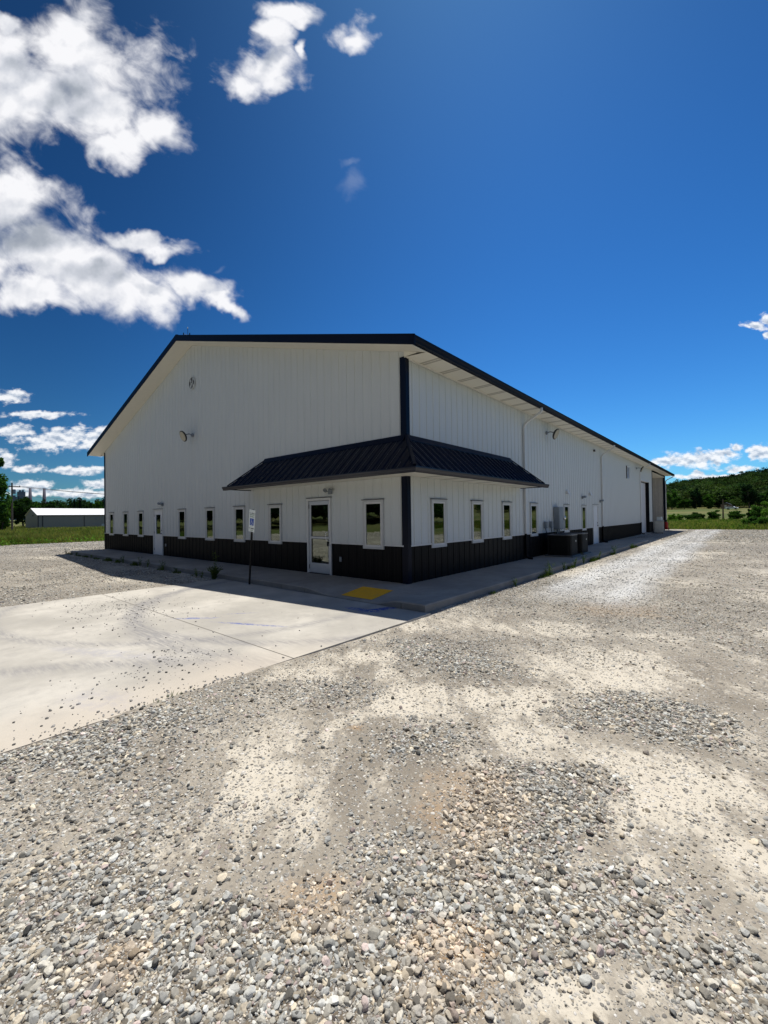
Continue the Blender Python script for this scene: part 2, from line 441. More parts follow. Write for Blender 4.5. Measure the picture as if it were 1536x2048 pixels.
# concrete
def ellipse_mask(t, P, e, edge=0.35, nz=None):
    cx, cy, ra, rb, ang = e[:5]
    mp = t.new('ShaderNodeMapping', vector_type='TEXTURE'); t.l.new(P, mp.inputs['Vector'])
    mp.inputs['Location'].default_value = (cx, cy, 0); mp.inputs['Rotation'].default_value = (0, 0, ang); mp.inputs['Scale'].default_value = (ra, rb, 1)
    fl = t.vmath('MULTIPLY', mp.outputs[0], (1, 1, 0))
    d = t.vmath('LENGTH', fl)
    if nz is not None: d = t.math('ADD', d, nz)
    return t.maprange(d, 1 - edge, 1 + edge, 1.0, 0.0)
def concrete(name, base, marks=False, curb=False):
    mt, t, b, out = new_mat(name)
    P = worldpos(t)
    n1 = t.noise(P, 0.55, 6, 0.62); n2 = t.noise(P, 4.0, 6, 0.65); n3 = t.noise(P, 60.0, 3, 0.6)
    c = t.mix(t.maprange(n1, 0.35, 0.68), tuple(x * 0.78 for x in base), tuple(min(1, x * 1.12) for x in base))
    c = t.mix(t.math('MULTIPLY', t.maprange(n2, 0.42, 0.72), 0.5), c, (base[0] * .70, base[1] * .70, base[2] * .72))
    c = t.mix(t.math('MULTIPLY', t.maprange(n3, 0.55, 0.8), 0.25), c, (0.25, 0.24, 0.22))
    if marks:
        wob = t.math('MULTIPLY', t.math('SUBTRACT', t.noise(P, 2.2, 6, 0.7), 0.5), 1.6)
        fine = t.noise(t.vmath('MULTIPLY', P, (2.0, 14.0, 1.0)), 2.0, 6, 0.7)
        # curved tyre sweeps: rings about turning centres
        for (cx, cy, rad, wd, s_, lo, hi) in ((-1.2, -1.8, 3.55, 0.16, .55, -7, -4.2), (-0.4, -0.9, 4.6, 0.2, .5, -7.2, -3.5), (-3.2, -3.0, 3.9, 0.14, .4, -7.5, -4.4), (3.6, -9.4, 4.6, 0.22, .4, -8, -4.5)):
            dd = t.vmath('DISTANCE', t.vmath('MULTIPLY', P, (1, 1, 0)), (cx, cy, 0))
            q = t.math('ABSOLUTE', t.math('SUBTRACT', t.math('ADD', dd, t.math('MULTIPLY', wob, 0.10)), rad))
            mk = t.math('MULTIPLY', t.maprange(q, 0.0, wd * 1.5, 1, 0), t.maprange(fine, 0.3, 0.65))
            c = t.mix(t.math('MULTIPLY', mk, min(1, s_ * 1.8)), c, (0.25, 0.24, 0.235))
        # dust swept along the right edge
        sp = t.new('ShaderNodeSeparateXYZ'); t.l.new(P, sp.inputs[0])
        ed = t.math('MULTIPLY', t.maprange(t.math('ADD', sp.outputs[0], t.math('MULTIPLY', wob, 0.55)), 0.7, 1.8), t.maprange(sp.outputs[1], -3.2, -5.6))
        c = t.mix(t.math('MULTIPLY', ed, 0.75), c, (0.50, 0.44, 0.36))
        # smeared blue paint
        strk = t.noise(t.vmath('MULTIPLY', P, (3.0, 3.0, 1.0)), 4.0, 8, 0.75)
        for (e, s_) in (((0.88, -2.0, 0.10, 0.42, -0.30), 1.6), ((0.62, -2.25, 0.36, 0.09, 0.1), 1.3), ((-1.25, -4.50, 0.34, 0.06, 0.75), .75), ((-0.95, -3.80, 0.25, 0.03, 0.9), .5),
                        ((-0.1, -4.15, 0.62, 0.045, 0.42), .8), ((-0.3, -6.15, 0.95, 0.14, 0.45), .15), ((1.35, -6.65, 0.4, 0.2, 0.4), .10)):
            mk = ellipse_mask(t, P, e, 0.5, t.math('MULTIPLY', wob, 0.5))
            mk = t.math('MULTIPLY', t.math('MULTIPLY', mk, t.maprange(strk, 0.40, 0.58)), s_, clamp=True)
            c = t.mix(t.math('MULTIPLY', mk, .92), c, (0.03, 0.075, 0.33))
    t.l.new(c, b.inputs['Base Color'])
    b.inputs['Roughness'].default_value = 0.88
    b.inputs['Specular IOR Level'].default_value = 0.3
    bp = t.new('ShaderNodeBump'); bp.inputs['Strength'].default_value = 0.35; bp.inputs['Distance'].default_value = 0.004
    br = t.noise(t.vmath('MULTIPLY', P, (90, 6, 1)) if not curb else P, 2.0 if not curb else 40, 4, 0.6)
    t.l.new(t.math('ADD', t.math('MULTIPLY', br, .4), n3), bp.inputs['Height']); t.l.new(bp.outputs[0], b.inputs['Normal'])
    return mt
M['pad'] = concrete('pad_concrete', (0.46, 0.432, 0.380), marks=True)
M['walk'] = concrete('walk_concrete', (0.34, 0.315, 0.275))
M['kerb'] = concrete('kerb_concrete', (0.24, 0.235, 0.22), curb=True)
M['joint'] = simple('joint_groove', (0.16, 0.145, 0.12), 0.95, var=.4)
mt, t, b, out = new_mat('yellow_tactile'); M['yellow'] = mt
P = worldpos(t)
t.l.new(t.mix(t.maprange(t.noise(P, 9, 6, .65), .4, .75), (0.96, 0.49, 0.010), (0.82, 0.42, 0.03)), b.inputs['Base Color'])
b.inputs['Roughness'].default_value = 0.7

# gravel sheet
def gravel_mat():
    mt, t, b, out = new_mat('gravel_ground')
    P = worldpos(t)
    def at(nm):
        a = t.new('ShaderNodeAttribute', attribute_name=nm); return a.outputs['Fac']
    st, du, ru, la = at('stones'), at('dust'), at('rust'), at('lane')
    n1 = t.noise(P, 1.1, 6, 0.62); n2 = t.noise(P, 7.0, 6, 0.7); n3 = t.noise(P, 90.0, 4, 0.7)
    mpr = t.new('ShaderNodeMapping', vector_type='TEXTURE'); t.l.new(P, mpr.inputs['Vector']); mpr.inputs['Rotation'].default_value = (0, 0, R(130)); mpr.inputs['Scale'].default_value = (2.4, 1, 1)
    brk = t.math('SUBTRACT', t.noise(mpr.outputs[0], 3.4, 12, .70, .6), .5)
    brk2 = t.math('SUBTRACT', t.noise(P, 16.0, 8, .76), .5)
    lvl = t.math('ADD', t.math('MULTIPLY', du, .95), t.math('ADD', t.math('MULTIPLY', brk, 2.9), t.math('MULTIPLY', brk2, 1.4)))
    du = t.math('ADD', t.math('MULTIPLY', t.maprange(lvl, .18, .75), .75), t.math('MULTIPLY', t.maprange(lvl, -.3, 1.4), .25))
    base = t.mix(t.maprange(n1, .35, .65), (0.205, 0.178, 0.142), (0.315, 0.281, 0.228))
    base = t.mix(du, base, t.mix(n2, (0.47, 0.42, 0.335), (0.66, 0.605, 0.505)))
    base = t.mix(t.math('MULTIPLY', t.maprange(st, .25, .85), .85), base, (0.125, 0.098, 0.068))
    base = t.mix(t.math('MULTIPLY', ru, t.maprange(n2, .35, .65)), base, (0.42, 0.27, 0.14))
    base = t.mix(t.math('MULTIPLY', t.maprange(n3, .55, .8), .6), base, (0.16, 0.145, 0.13))
    base = t.mix(t.math('MULTIPLY', t.maprange(n3, .25, .45, 1, 0), .5), base, (0.55, 0.50, 0.43))
    # pressed-in chips at several sizes
    h = t.math('MULTIPLY', n3, 0.25)
    sel = None
    for sc_, thr, amt in ((34.0, 0.55, 1.0), (62.0, 0.45, .8), (120.0, .4, .6)):
        wv = t.vmath('ADD', P, t.vmath('MULTIPLY', t.vmath('SUBTRACT', t.noise(P, 25, 2), (0.5, 0.5, 0.5)), (0.02, 0.02, 0)))
        vd = t.new('ShaderNodeTexVoronoi', feature='F1'); t.l.new(wv, vd.inputs['Vector']); vd.inputs['Scale'].default_value = sc_
        sepc = t.new('ShaderNodeSeparateColor'); t.l.new(vd.outputs['Color'], sepc.inputs[0])
        here = t.math('ADD', t.math('MULTIPLY', st, 0.75), t.math('MULTIPLY', t.math('SUBTRACT', n2, .5), .9))
        on = t.maprange(t.math('SUBTRACT', t.math('ADD', here, 0.30 * amt), sepc.outputs[0]), 0.0, 0.06)
        on = t.math('MULTIPLY', on, t.maprange(vd.outputs['Distance'], 0.36, 0.50, 1, 0))
        colr = t.ramp(sepc.outputs[1], [(0.0, (0.12, 0.11, 0.10)), (.3, (0.25, 0.235, 0.21)), (.6, (0.39, 0.365, 0.32)), (.85, (0.51, 0.48, 0.43)), (1, (0.66, 0.63, 0.58))])
        colr = t.mix(t.math('MULTIPLY', la, .75), colr, t.ramp(sepc.outputs[1], [(0, (0.30, 0.32, 0.35)), (.5, (0.50, 0.52, 0.55)), (1, (0.74, 0.76, 0.80))]))
        base = t.mix(on, base, colr)
        h = t.math('ADD', h, t.math('MULTIPLY', on, t.math('MULTIPLY', t.math('SUBTRACT', .6, vd.outputs['Distance']), amt)))
    base = t.mix(t.math('MULTIPLY', t.math('MULTIPLY', la, t.maprange(n2, .1, .45)), .85), base, (0.60, 0.595, 0.575))
    t.l.new(base, b.inputs['Base Color'])
    b.inputs['Roughness'].default_value = 0.95
    b.inputs['Specular IOR Level'].default_value = 0.2
    bp = t.new('ShaderNodeBump'); bp.inputs['Strength'].default_value = 0.9; bp.inputs['Distance'].default_value = 0.016
    t.l.new(h, bp.inputs['Height']); t.l.new(bp.outputs[0], b.inputs['Normal'])
    return mt
M['gravel'] = gravel_mat()
def stone_mat():
    mt, t, b, out = new_mat('loose_stone')
    a = t.new('ShaderNodeAttribute', attribute_name='tint'); a.attribute_type = 'INSTANCER'
    P = objco(t)
    n = t.noise(P, 2.2, 5, .65)
    v = t.new('ShaderNodeVectorMath', operation='SCALE'); t.l.new(a.outputs['Vector'], v.inputs[0]); t.l.new(t.maprange(n, .3, .7, .8, 1.22, smooth=False), v.inputs['Scale'])
    t.l.new(v.outputs[0], b.inputs['Base Color'])
    b.inputs['Roughness'].default_value = 0.82
    b.inputs['Specular IOR Level'].default_value = 0.35
    return mt
M['stone'] = stone_mat()
def leaf_mat(name, c1, c2, trans=0.35, nscale=0.6):
    mt = bpy.data.materials.new(name); mt.use_nodes = True
    t = NT(mt.node_tree); out = t.new('ShaderNodeOutputMaterial')
    P = worldpos(t); oi = t.new('ShaderNodeObjectInfo')
    n = t.noise(P, nscale, 4, .6); n2 = t.noise(P, nscale * 9, 2, .6)
    c = t.mix(t.maprange(n, .35, .65), c1, c2)
    c = t.mix(t.math('MULTIPLY', t.maprange(n2, .4, .7), .5), c, tuple(min(1, x * 1.5) for x in c2))
    k = t.maprange(oi.outputs['Random'], 0, 1, .7, 1.3, smooth=False)
    v = t.new('ShaderNodeVectorMath', operation='SCALE'); t.l.new(c, v.inputs[0]); t.l.new(k, v.inputs['Scale'])
    d = t.new('ShaderNodeBsdfDiffuse'); t.l.new(v.outputs[0], d.inputs[0])
    tl = t.new('ShaderNodeBsdfTranslucent'); t.l.new(t.vmath('MULTIPLY', v.outputs[0], (1.1, 1.4, .5)), tl.inputs[0])
    mx = t.new('ShaderNodeMixShader'); mx.inputs[0].default_value = trans
    t.l.new(d.outputs[0], mx.inputs[1]); t.l.new(tl.outputs[0], mx.inputs[2]); t.l.new(mx.outputs[0], out.inputs[0])
    return mt
M['leaf_dark'] = leaf_mat('dark_leaves', (0.018, 0.040, 0.016), (0.035, 0.075, 0.022))
M['leaf_mid'] = leaf_mat('mid_leaves', (0.030, 0.070, 0.020), (0.060, 0.125, 0.030))
M['leaf_lite'] = leaf_mat('light_leaves', (0.055, 0.11, 0.022), (0.10, 0.18, 0.035))
M['leaf_conifer'] = leaf_mat('conifer_needles', (0.010, 0.024, 0.014), (0.018, 0.040, 0.020), .15)
M['grass'] = leaf_mat('meadow_grass', (0.085, 0.115, 0.030), (0.235, 0.215, 0.075), .3, .22)
M['weed'] = leaf_mat('weed_leaves', (0.045, 0.085, 0.022), (0.10, 0.135, 0.035), .3, 3)
M['bark'] = simple('tree_bark', (0.10, 0.075, 0.055), 0.95, var=.3)
mt, t, b, out = new_mat('grass_ground'); M['turf'] = mt
P = worldpos(t)
n1 = t.noise(P, 0.035, 6, .6); n2 = t.noise(P, 0.9, 6, .7)
c = t.mix(t.maprange(n1, .4, .62), (0.085, 0.105, 0.032), (0.15, 0.14, 0.055))
c = t.mix(t.math('MULTIPLY', t.maprange(n2, .4, .7), .5), c, (0.055, 0.085, 0.022))
t.l.new(c, b.inputs['Base Color']); b.inputs['Roughness'].default_value = 1.0; b.inputs['Specular IOR Level'].default_value = 0.1

# ------------------------------------------------------------------ warehouse
W_, HE, L_ = 21.80, 5.40, 43.20      # width, wall height, length
SL = 0.29                            # roof slope
OV = 0.63                            # overhang
HW = 0.89                            # wainscot height
def wz(x):                           # top of the gable wall, x in [-W,0]
    d = min(-x, W_ + x)
    return 5.53 + SL * d
def siding(mb, L, z0, ztop, holes, P0, ux, nrm, pitch=0.3, relief=0.017, minor=0.004, phase=0.0, base=0.0, breaks=()):
    """ribbed sheet: walk t from 0 to L along ux from P0, ribs stand out along nrm"""
    prof = []
    relief *= 1.0
    def off_at(t):
        s_ = ((t + phase) % pitch) / pitch
        a = [(0, relief), (.035, relief), (.07, 0), (.30, 0), (.33, minor), (.36, 0), (.64, 0), (.67, minor), (.70, 0), (.93, 0), (.965, relief), (1, relief)]
        for (p, q), (p2, q2) in zip(a, a[1:]):
            if s_ <= p2: return q + (q2 - q) * (s_ - p) / max(1e-9, p2 - p)
        return relief
    ts = {0.0, L}
    phase = phase % pitch
    k = -1
    while k * pitch - phase < L + pitch:
        for f in (.035, .07, .30, .33, .36, .64, .67, .70, .93, .965):
            v = (k + f) * pitch - phase
            if 0 < v < L: ts.add(round(v, 5))
        k += 1
    for h in holes: ts.add(h[0]); ts.add(h[1])
    for b_ in breaks: ts.add(b_)
    ts = sorted(ts)
    P0 = Vector(P0); ux = Vector(ux); nrm = Vector(nrm)
    for a, c in zip(ts, ts[1:]):
        if c - a < 1e-5: continue
        mid = (a + c) / 2
        hs_ = sorted([(h[2], h[3]) for h in holes if h[0] - 1e-6 <= mid <= h[1] + 1e-6])
        za, zc = (ztop(a), ztop(c)) if callable(ztop) else (ztop, ztop)
        pa = P0 + ux * a + nrm * (off_at(a + 1e-7) + base); pc = P0 + ux * c + nrm * (off_at(c - 1e-7) + base)
        cur = z0
        for (h0, h1) in hs_ + [(None, None)]:
            if h0 is None:
                if cur < min(za, zc): mb.face([(pa.x, pa.y, cur), (pc.x, pc.y, cur), (pc.x, pc.y, zc), (pa.x, pa.y, za)])
            else:
                top = min(h0, za)
                if top > cur: mb.face([(pa.x, pa.y, cur), (pc.x, pc.y, cur), (pc.x, pc.y, top), (pa.x, pa.y, top)])
                cur = max(cur, h1)
                if cur >= za: break
WB = empty('warehouse')
tag(WB, 'long white ribbed metal warehouse with black base, dark gable roof and corner canopy', 'building')
# openings (t0, t1, z0, z1)
WF = [-20.62, -18.48, -16.42, -11.90, -9.52, -7.40, -5.28, -1.075]      # window centres on the gable wall (x)
WS = [1.33, 3.42, 5.48, 7.88, 11.74, 14.44]                             # window centres on the side wall (y)
WW, WZ0, WZ1 = 0.62, 0.83, 2.00
DF1, DF2 = -14.36, -3.16
DS = 16.62
fh = [(W_ + x - WW / 2, W_ + x + WW / 2, WZ0, WZ1) for x in WF] + [(W_ + DF1 - .46, W_ + DF1 + .46, -1, 2.02), (W_ + DF2 - .47, W_ + DF2 + .47, -1, 2.12)]
sh = [(y - WW / 2, y + WW / 2, WZ0, WZ1) for y in WS] + [(DS - .46, DS + .46, -1, 2.02), (29.8, 33.4, -1, 4.18)]
gable_top = lambda t_: wz(t_ - W_)
mb = MB(); siding(mb, W_, HW, gable_top, fh, (-W_, 0, 0), (1, 0, 0), (0, -1, 0), breaks=(W_ / 2,))
mb.build('gable_wall', M['white'], WB)
def wainscot(name, L, holes, P0, ux, nrm, phase=0.0):
    cuts = sorted((h[0], h[1]) for h in holes if h[2] < 0); cur = 0.0; runs = []
    for a, b_ in cuts: runs.append((cur, a)); cur = b_
    runs.append((cur, L))
    for a, b_ in runs:
        hs_ = [(h[0] - a, h[1] - a, h[2], h[3]) for h in holes if h[2] > 0 and a < h[0] < b_]
        m2 = MB(); siding(m2, b_ - a, -0.02, HW, hs_, Vector(P0) + Vector(ux) * a, ux, nrm, phase=phase + a); m2.build(name, M['black'], WB)
wainscot('gable_wainscot', W_, fh, (-W_, 0, 0), (1, 0, 0), (0, -1, 0))
mb = MB(); siding(mb, 35.3, HW, HE + .02, sh, (0, 0, 0), (0, 1, 0), (1, 0, 0), phase=0.03)
mb.build('side_wall', M['white'], WB)
wainscot('side_wainscot', 35.3, sh, (0, 0, 0), (0, 1, 0), (1, 0, 0), 0.03)
# hidden sides: plain ribbed walls
mb = MB(); siding(mb, L_, -0.02, HE, [], (-W_, L_, 0), (0, -1, 0), (-1, 0, 0))
mb.build('rear_side_wall', M['white'], WB)
mb = MB(); siding(mb, W_, -0.02, lambda t_: wz(-t_), [], (0, L_, 0), (-1, 0, 0), (0, 1, 0), breaks=(W_ / 2,))
mb.build('end_wall', M['white'], WB)
# open bay at the far end of the side wall
mb = MB()
siding(mb, 8.0, -0.02, 5.2, [], (-8.0, 35.3, 0), (1, 0, 0), (0, 1, 0))
siding(mb, 8.0, 0.0, 5.2, [], (-8.0, 43.12, 0), (1, 0, 0), (0, -1, 0), relief=.03)
siding(mb, 7.8, 0.0, 5.2, [], (-8.0, 35.32, 0), (0, 1, 0), (1, 0, 0))
mb.build('bay_wall', simple('bay_panel', (0.50, 0.48, 0.45), .5, var=.06), WB)
mb = MB(); mb.box(-8, -.02, 35.32, 43.1, 5.2, 5.24); mb.build('bay_ceiling', M['soffit'], WB)
# light ledge between the wainscot and the white sheets
def segs(L, holes, z):
    cuts = sorted((h[0], h[1]) for h in holes if h[2] < z < h[3]); cur = 0; res = []
    for a, b_ in cuts: res.append((cur, a)); cur = b_
    res.append((cur, L)); return res
mb = MB()
for a, c in segs(W_, fh, HW):
    a2 = a + (.03 if a else 0); c2 = c - (.03 if c < W_ else 0.1)
    mb = MB(); mb.box(a2 - W_, c2 - W_, -.03, -.0205, HW - .012, HW + .022); mb.build('wainscot_ledge', M['trim'], WB)
for a, c in segs(35.3, sh, HW):
    mb = MB(); mb.box(.0205, .03, a + (.03 if a else .1), c - .03, HW - .012, HW + .022); mb.build('wainscot_ledge', M['trim'], WB)
# corner trims
def part_boxes(name, mat, lst):
    for q in lst:
        m2 = MB(); m2.box(*q); m2.build(name, mat, WB)
mb = MB()
mb.box(-.145, .026, -.028, -.019, -.02, HE + .02); mb.box(.019, .028, -.019, .115, -.02, HE - .01)
mb.build('corner_trim', M['navy'], WB); mb = MB(); mb.box(-W_ - .028, -W_ + .13, -.028, -.019, -.02, 5.48); mb.box(-W_ - .028, -W_ - .019, -.019, .12, -.02, HE)
mb.build('corner_trim', M['navy'], WB); part_boxes('corner_trim', M['navy'], [(-.06, .028, 35.19, 35.30, -.02, HE), (-.16, .028, 43.1, 43.24, -.02, HE)]); mb = None

# roof slabs, ridge along y at x=-W/2
def roof_z(x):  # top surface
    d = min(-x, W_ + x); return 5.53 + SL * d + .20
YA, YB = -OV, L_ + .62
mb = MB()
for side in (0, 1):
    # ribbed roof sheet: ribs run down the slope
    xe = OV if side == 0 else -W_ - OV
    xr = -W_ / 2
    y = YA; prev = None; pts = []
    k = 0
    while y < YB - 1e-6:
        for f, h_ in ((0, .022), (.06, .022), (.13, 0), (.87, 0), (.94, .022)):
            pts.append((min(YB, YA + (k + f) * .3), h_))
        k += 1; y = YA + k * .3
    for (y0, h0), (y1, h1) in zip(pts, pts[1:]):
        if y1 - y0 < 1e-5: continue
        q = [(xe, y0, roof_z(xe) + h0), (xe, y1, roof_z(xe) + h1), (xr, y1, roof_z(xr) + h1), (xr, y0, roof_z(xr) + h0)]
        if side: q = q[::-1]
        mb.face(q)
mb.build('roof', M['navy'], WB)
mb = MB()
for (x0, x1) in ((-W_ / 2, OV - .02), (-W_ - OV + .02, -W_ / 2)):      # roof underlay so no light leaks
    mb.prism([(x0, roof_z(x0) - .012), (x1, roof_z(x1) - .012), (x1, roof_z(x1) - .06), (x0, roof_z(x0) - .06)], 1, .05, L_ - .05)
mb.build('roof_deck', M['soffit_gap'], WB)
# ridge cap
mb = MB(); zr = roof_z(-W_ / 2)
mb.prism([(-W_ / 2 - .16, zr - .028), (-W_ / 2, zr + .03), (-W_ / 2 + .16, zr - .028), (-W_ / 2 + .16, zr - .018 + .02), (-W_ / 2, zr + .048), (-W_ / 2 - .16, zr + .002)], 1, YA - .02, YB + .02)
mb.build('ridge_cap', M['navy'], WB)
# rake fascia on both gables
mb = MB()
for yy in ((YA - .03, YA), (YB, YB + .03)):
    for (x0, x1) in ((-W_ / 2, OV + .138), (-W_ - OV - .138, -W_ / 2)):
        mb = MB(); mb.prism([(x0, roof_z(x0) - .205), (x1, roof_z(x1) - .205), (x1, roof_z(x1) + .026), (x0, roof_z(x0) + .026)], 1, yy[0], yy[1]); mb.build('rake_fascia', M['navy'], WB)
# rake soffit (sloping) and eave soffit (level, with vent strips)
mb = MB()
for (x0, x1) in ((-W_ / 2, 0.0), (-W_, -W_ / 2)):
    zs = lambda x: roof_z(x) - .20
    mb.prism([(x0, zs(x0)), (x1, zs(x1)), (x1, zs(x1) + .02), (x0, zs(x0) + .02)], 1, YA, -.004)
for (x0, x1) in ((0.0, OV), (-W_ - OV, -W_)):
    mb.prism([(x0, zs(x0)), (x1, zs(x1)), (x1, zs(x1) + .02), (x0, zs(x0) + .02)], 1, YA, -.03)
mb.build('rake_soffit', M['soffit'], WB)
mb = MB()
mb.box(0.0, OV - .02, -.03, YB, HE - .015, HE + .0)
mb.box(-W_ - OV + .02, -W_, -.03, YB, HE - .015, HE + .0)
# boxed return closing the eave soffit towards the gable
mb.prism([(0.0, HE), (OV - .02, HE), (OV - .02, roof_z(OV) - .20), (0.0, roof_z(0) - .20)], 1, -.045, -.031)
mb.prism([(-W_ - OV + .02, HE), (-W_, HE), (-W_, roof_z(0) - .20), (-W_ - OV + .02, roof_z(OV) - .20)], 1, -.045, -.031)
so = mb.build('eave_soffit', M['soffit_y'], WB)
mb = MB()
mb.box(0.0205, .045, .1, 35.2, HE - .05, HE - .0155)
mb.build('soffit_channel', M['trim'], WB)
# gutters along both eaves
def gutter(mb, x, y0, y1, z, w_=.12, h_=.135, sgn=1):
    """open K-style trough"""
    p = [(0, h_), (0, 0), (w_ * .68, 0), (w_ * .80, h_ * .35), (w_ * .92, h_ * .55), (w_, h_ * .8), (w_, h_), (w_ - .012, h_), (w_ - .012, h_ * .8), (w_ * .85, h_ * .55), (w_ * .66, .008), (.008, .008), (.008, h_)]
    mb.prism([(x + sgn * a, z + b_) for a, b_ in p], 1, y0, y1)
mb = MB(); gutter(mb, OV, YA - .03, YB + .03, 5.392, .13, .135); mb.build('gutter', M['navy'], WB)
mb = MB(); gutter(mb, -W_ - OV, YA - .03, YB + .03, 5.392, .13, .135, -1); mb.build('gutter', M['navy'], WB)
part_boxes('eave_fascia', M['navy'], [(OV - .02, OV - .002, YA, YB, 5.38, 5.545), (-W_ - OV + .002, -W_ - OV + .02, YA, YB, 5.38, 5.545)])
# downspouts
for i, y in enumerate((6.98, 17.95, 29.45, 43.32)):
    x0 = .055
    mb = MB()
    zt = 5.385
    path = [(.70, y, zt), (.70, y, zt - .10), (.66, y, zt - .16), (.2, y, zt - .40), (.09, y, zt - .50), (x0, y, zt - .62), (x0, y, HW + .02)]
    r_ = .052
    mb.tube(path, r_, square=True)
    d = mb.build('downspout', M['trim'], WB, bevel=.006)
    mb = MB()
    mb.tube([(x0, y, HW + .03), (x0, y, .16), (x0 + .02, y, .09), (x0 + .12, y - .0, .035), (x0 + .24, y, .03)], .055, square=True)
    mb.build('foot', M['black'], d, bevel=.006)
# ------------------------------------------------------------------ canopy (wraps round the near corner)
CW, CE, CZ, CT = 6.66, .88, 2.64, 3.49       # length, overhang, eave height, top at wall
TI = 5.78
mb = MB()
def ribbed_plane(mb, A, B, Cc, Dd, pitch=.30, relief=.022):
    """quad eave A->B, top D->C (D above A side); ribs run square to the eave, clipped by the hips"""
    A, B, Cc, Dd = map(Vector, (A, B, Cc, Dd))
    eL = (B - A).length; ex = (B - A).normalized(); n = (B - A).cross(Dd - A).normalized()
    up = n.cross(ex).normalized()
    hmax = (Dd - A).dot(up); d0 = (Dd - A).dot(ex); c0 = (Cc - A).dot(ex)
    ts = [0, eL]; k = 0
    br = {0.0: None, eL: None, d0: None, c0: None}
    xs = set([0.0, eL, max(0, d0), min(eL, c0)])
    while k * pitch < eL:
        for f in (.0, .07, .14, .45, .48, .51, .86, .93): 
            v = k * pitch + f * pitch
            if v < eL: xs.add(round(v, 5))
        k += 1
    def off(t_):
        s_ = (t_ % pitch) / pitch
        if s_ < .07 or s_ > .93: return relief
        if s_ < .14: return relief * (1 - (s_ - .07) / .07)
        if s_ > .86: return relief * (s_ - .86) / .07
        if .45 <= s_ <= .51: return .004
        return 0
    def top(t_):
        if t_ < d0: return hmax * t_ / d0
        if t_ > c0: return hmax * (eL - t_) / (eL - c0)
        return hmax
    xs = sorted(xs)
    for a, c in zip(xs, xs[1:]):
        if c - a < 1e-5: continue
        oa, oc = off(a + 1e-6), off(c - 1e-6)
        ba = A + ex * a + n * oa; bc = A + ex * c + n * oc
        mb.face([ba, bc, bc + up * top(c), ba + up * top(a)])
ribbed_plane(mb, (-CW, -CE, CZ), (CE, -CE, CZ), (0.0, 0.0, CT), (-TI, 0.0, CT))
ribbed_plane(mb, (CE, -CE, CZ), (CE, CW, CZ), (0.0, TI, CT), (0.0, 0.0, CT))
mb.face([(-CW, 0, CZ), (-CW, -CE, CZ), (-TI, 0, CT)])
mb.face([(CE, CW, CZ), (0, CW, CZ), (0, TI, CT)])
cp = mb.build('canopy_roof', M['navy'], WB)
mb = MB()
# hip caps and wall flashing
mb.tube([(CE + .01, -CE - .01, CZ + .03), (0.02, -.02, CT + .03)], .05, square=True)
mb.tube([(-CW, -CE, CZ + .03), (-TI, -.01, CT + .03)], .022, square=True)
mb.tube([(CE, CW, CZ + .03), (.01, TI, CT + .03)], .022, square=True)
mb.prism([(-.02, CT - .03), (-.12, CT - .10), (-.12, CT - .075), (-.035, CT + .06), (-.02, CT + .06)], 0, -TI - .02, 0.0)
mb.prism([(.02, CT - .03), (.12, CT - .10), (.12, CT - .075), (.035, CT + .06), (.02, CT + .06)], 1, 0.0, TI + .02)
mb.build('hip_cap', M['navy'], cp)
mb = MB()
mb.box(-CW + .02, CE - .02, -CE + .02, -.0205, CZ - .075, CZ - .06)
mb.build('canopy_soffit', M['soffit'], WB)
mb = MB(); mb.box(.0205, CE - .02, -.02, CW - .02, CZ - .075, CZ - .06)
mb.build('canopy_soffit', M['soffit_y'], WB)
mb = MB()
mb.box(-CW + .0, CE, -CE, -CE + .019, CZ - .10, CZ - .004); mb.box(CE - .019, CE, -CE + .02, CW, CZ - .10, CZ - .004)
mb.box(-CW, -CW + .019, -CE + .02, -.021, CZ - .10, CZ - .004); mb.box(.021, CE - .02, CW - .019, CW, CZ - .10, CZ - .004)
mb.build('canopy_fascia', M['navy'], WB)
mb = MB()
gp = [(0, .115), (0, 0), (.08, 0), (.092, .04), (.105, .06), (.115, .09), (.115, .115), (.103, .115), (.08, .01), (.01, .01), (.01, .115)]
zz = CZ - .115
# mitred gutter run: west end -> corner -> far end
def mitre(P1, P2, o, n2):
    pass
ring = []
for (a, b_) in gp:
    ring.append([(-CW - .12, -CE - .002 - a, zz + b_), (CE + .002 + a, -CE - .002 - a, zz + b_), (CE + .002 + a, CW + .12, zz + b_)])
k0 = len(mb.v)
for r3_ in ring: mb.v += r3_
n_ = len(ring)
for i in range(n_):
    j = (i + 1) % n_
    for s_ in (0, 1):
        mb.f.append((k0 + i * 3 + s_, k0 + j * 3 + s_, k0 + j * 3 + s_ + 1, k0 + i * 3 + s_ + 1)); mb.m.append(0)
mb.f.append(tuple(k0 + i * 3 for i in range(n_ - 1, -1, -1))); mb.m.append(0)
mb.f.append(tuple(k0 + i * 3 + 2 for i in range(n_))); mb.m.append(0)
mb.build('canopy_gutter', M['navy'], WB)

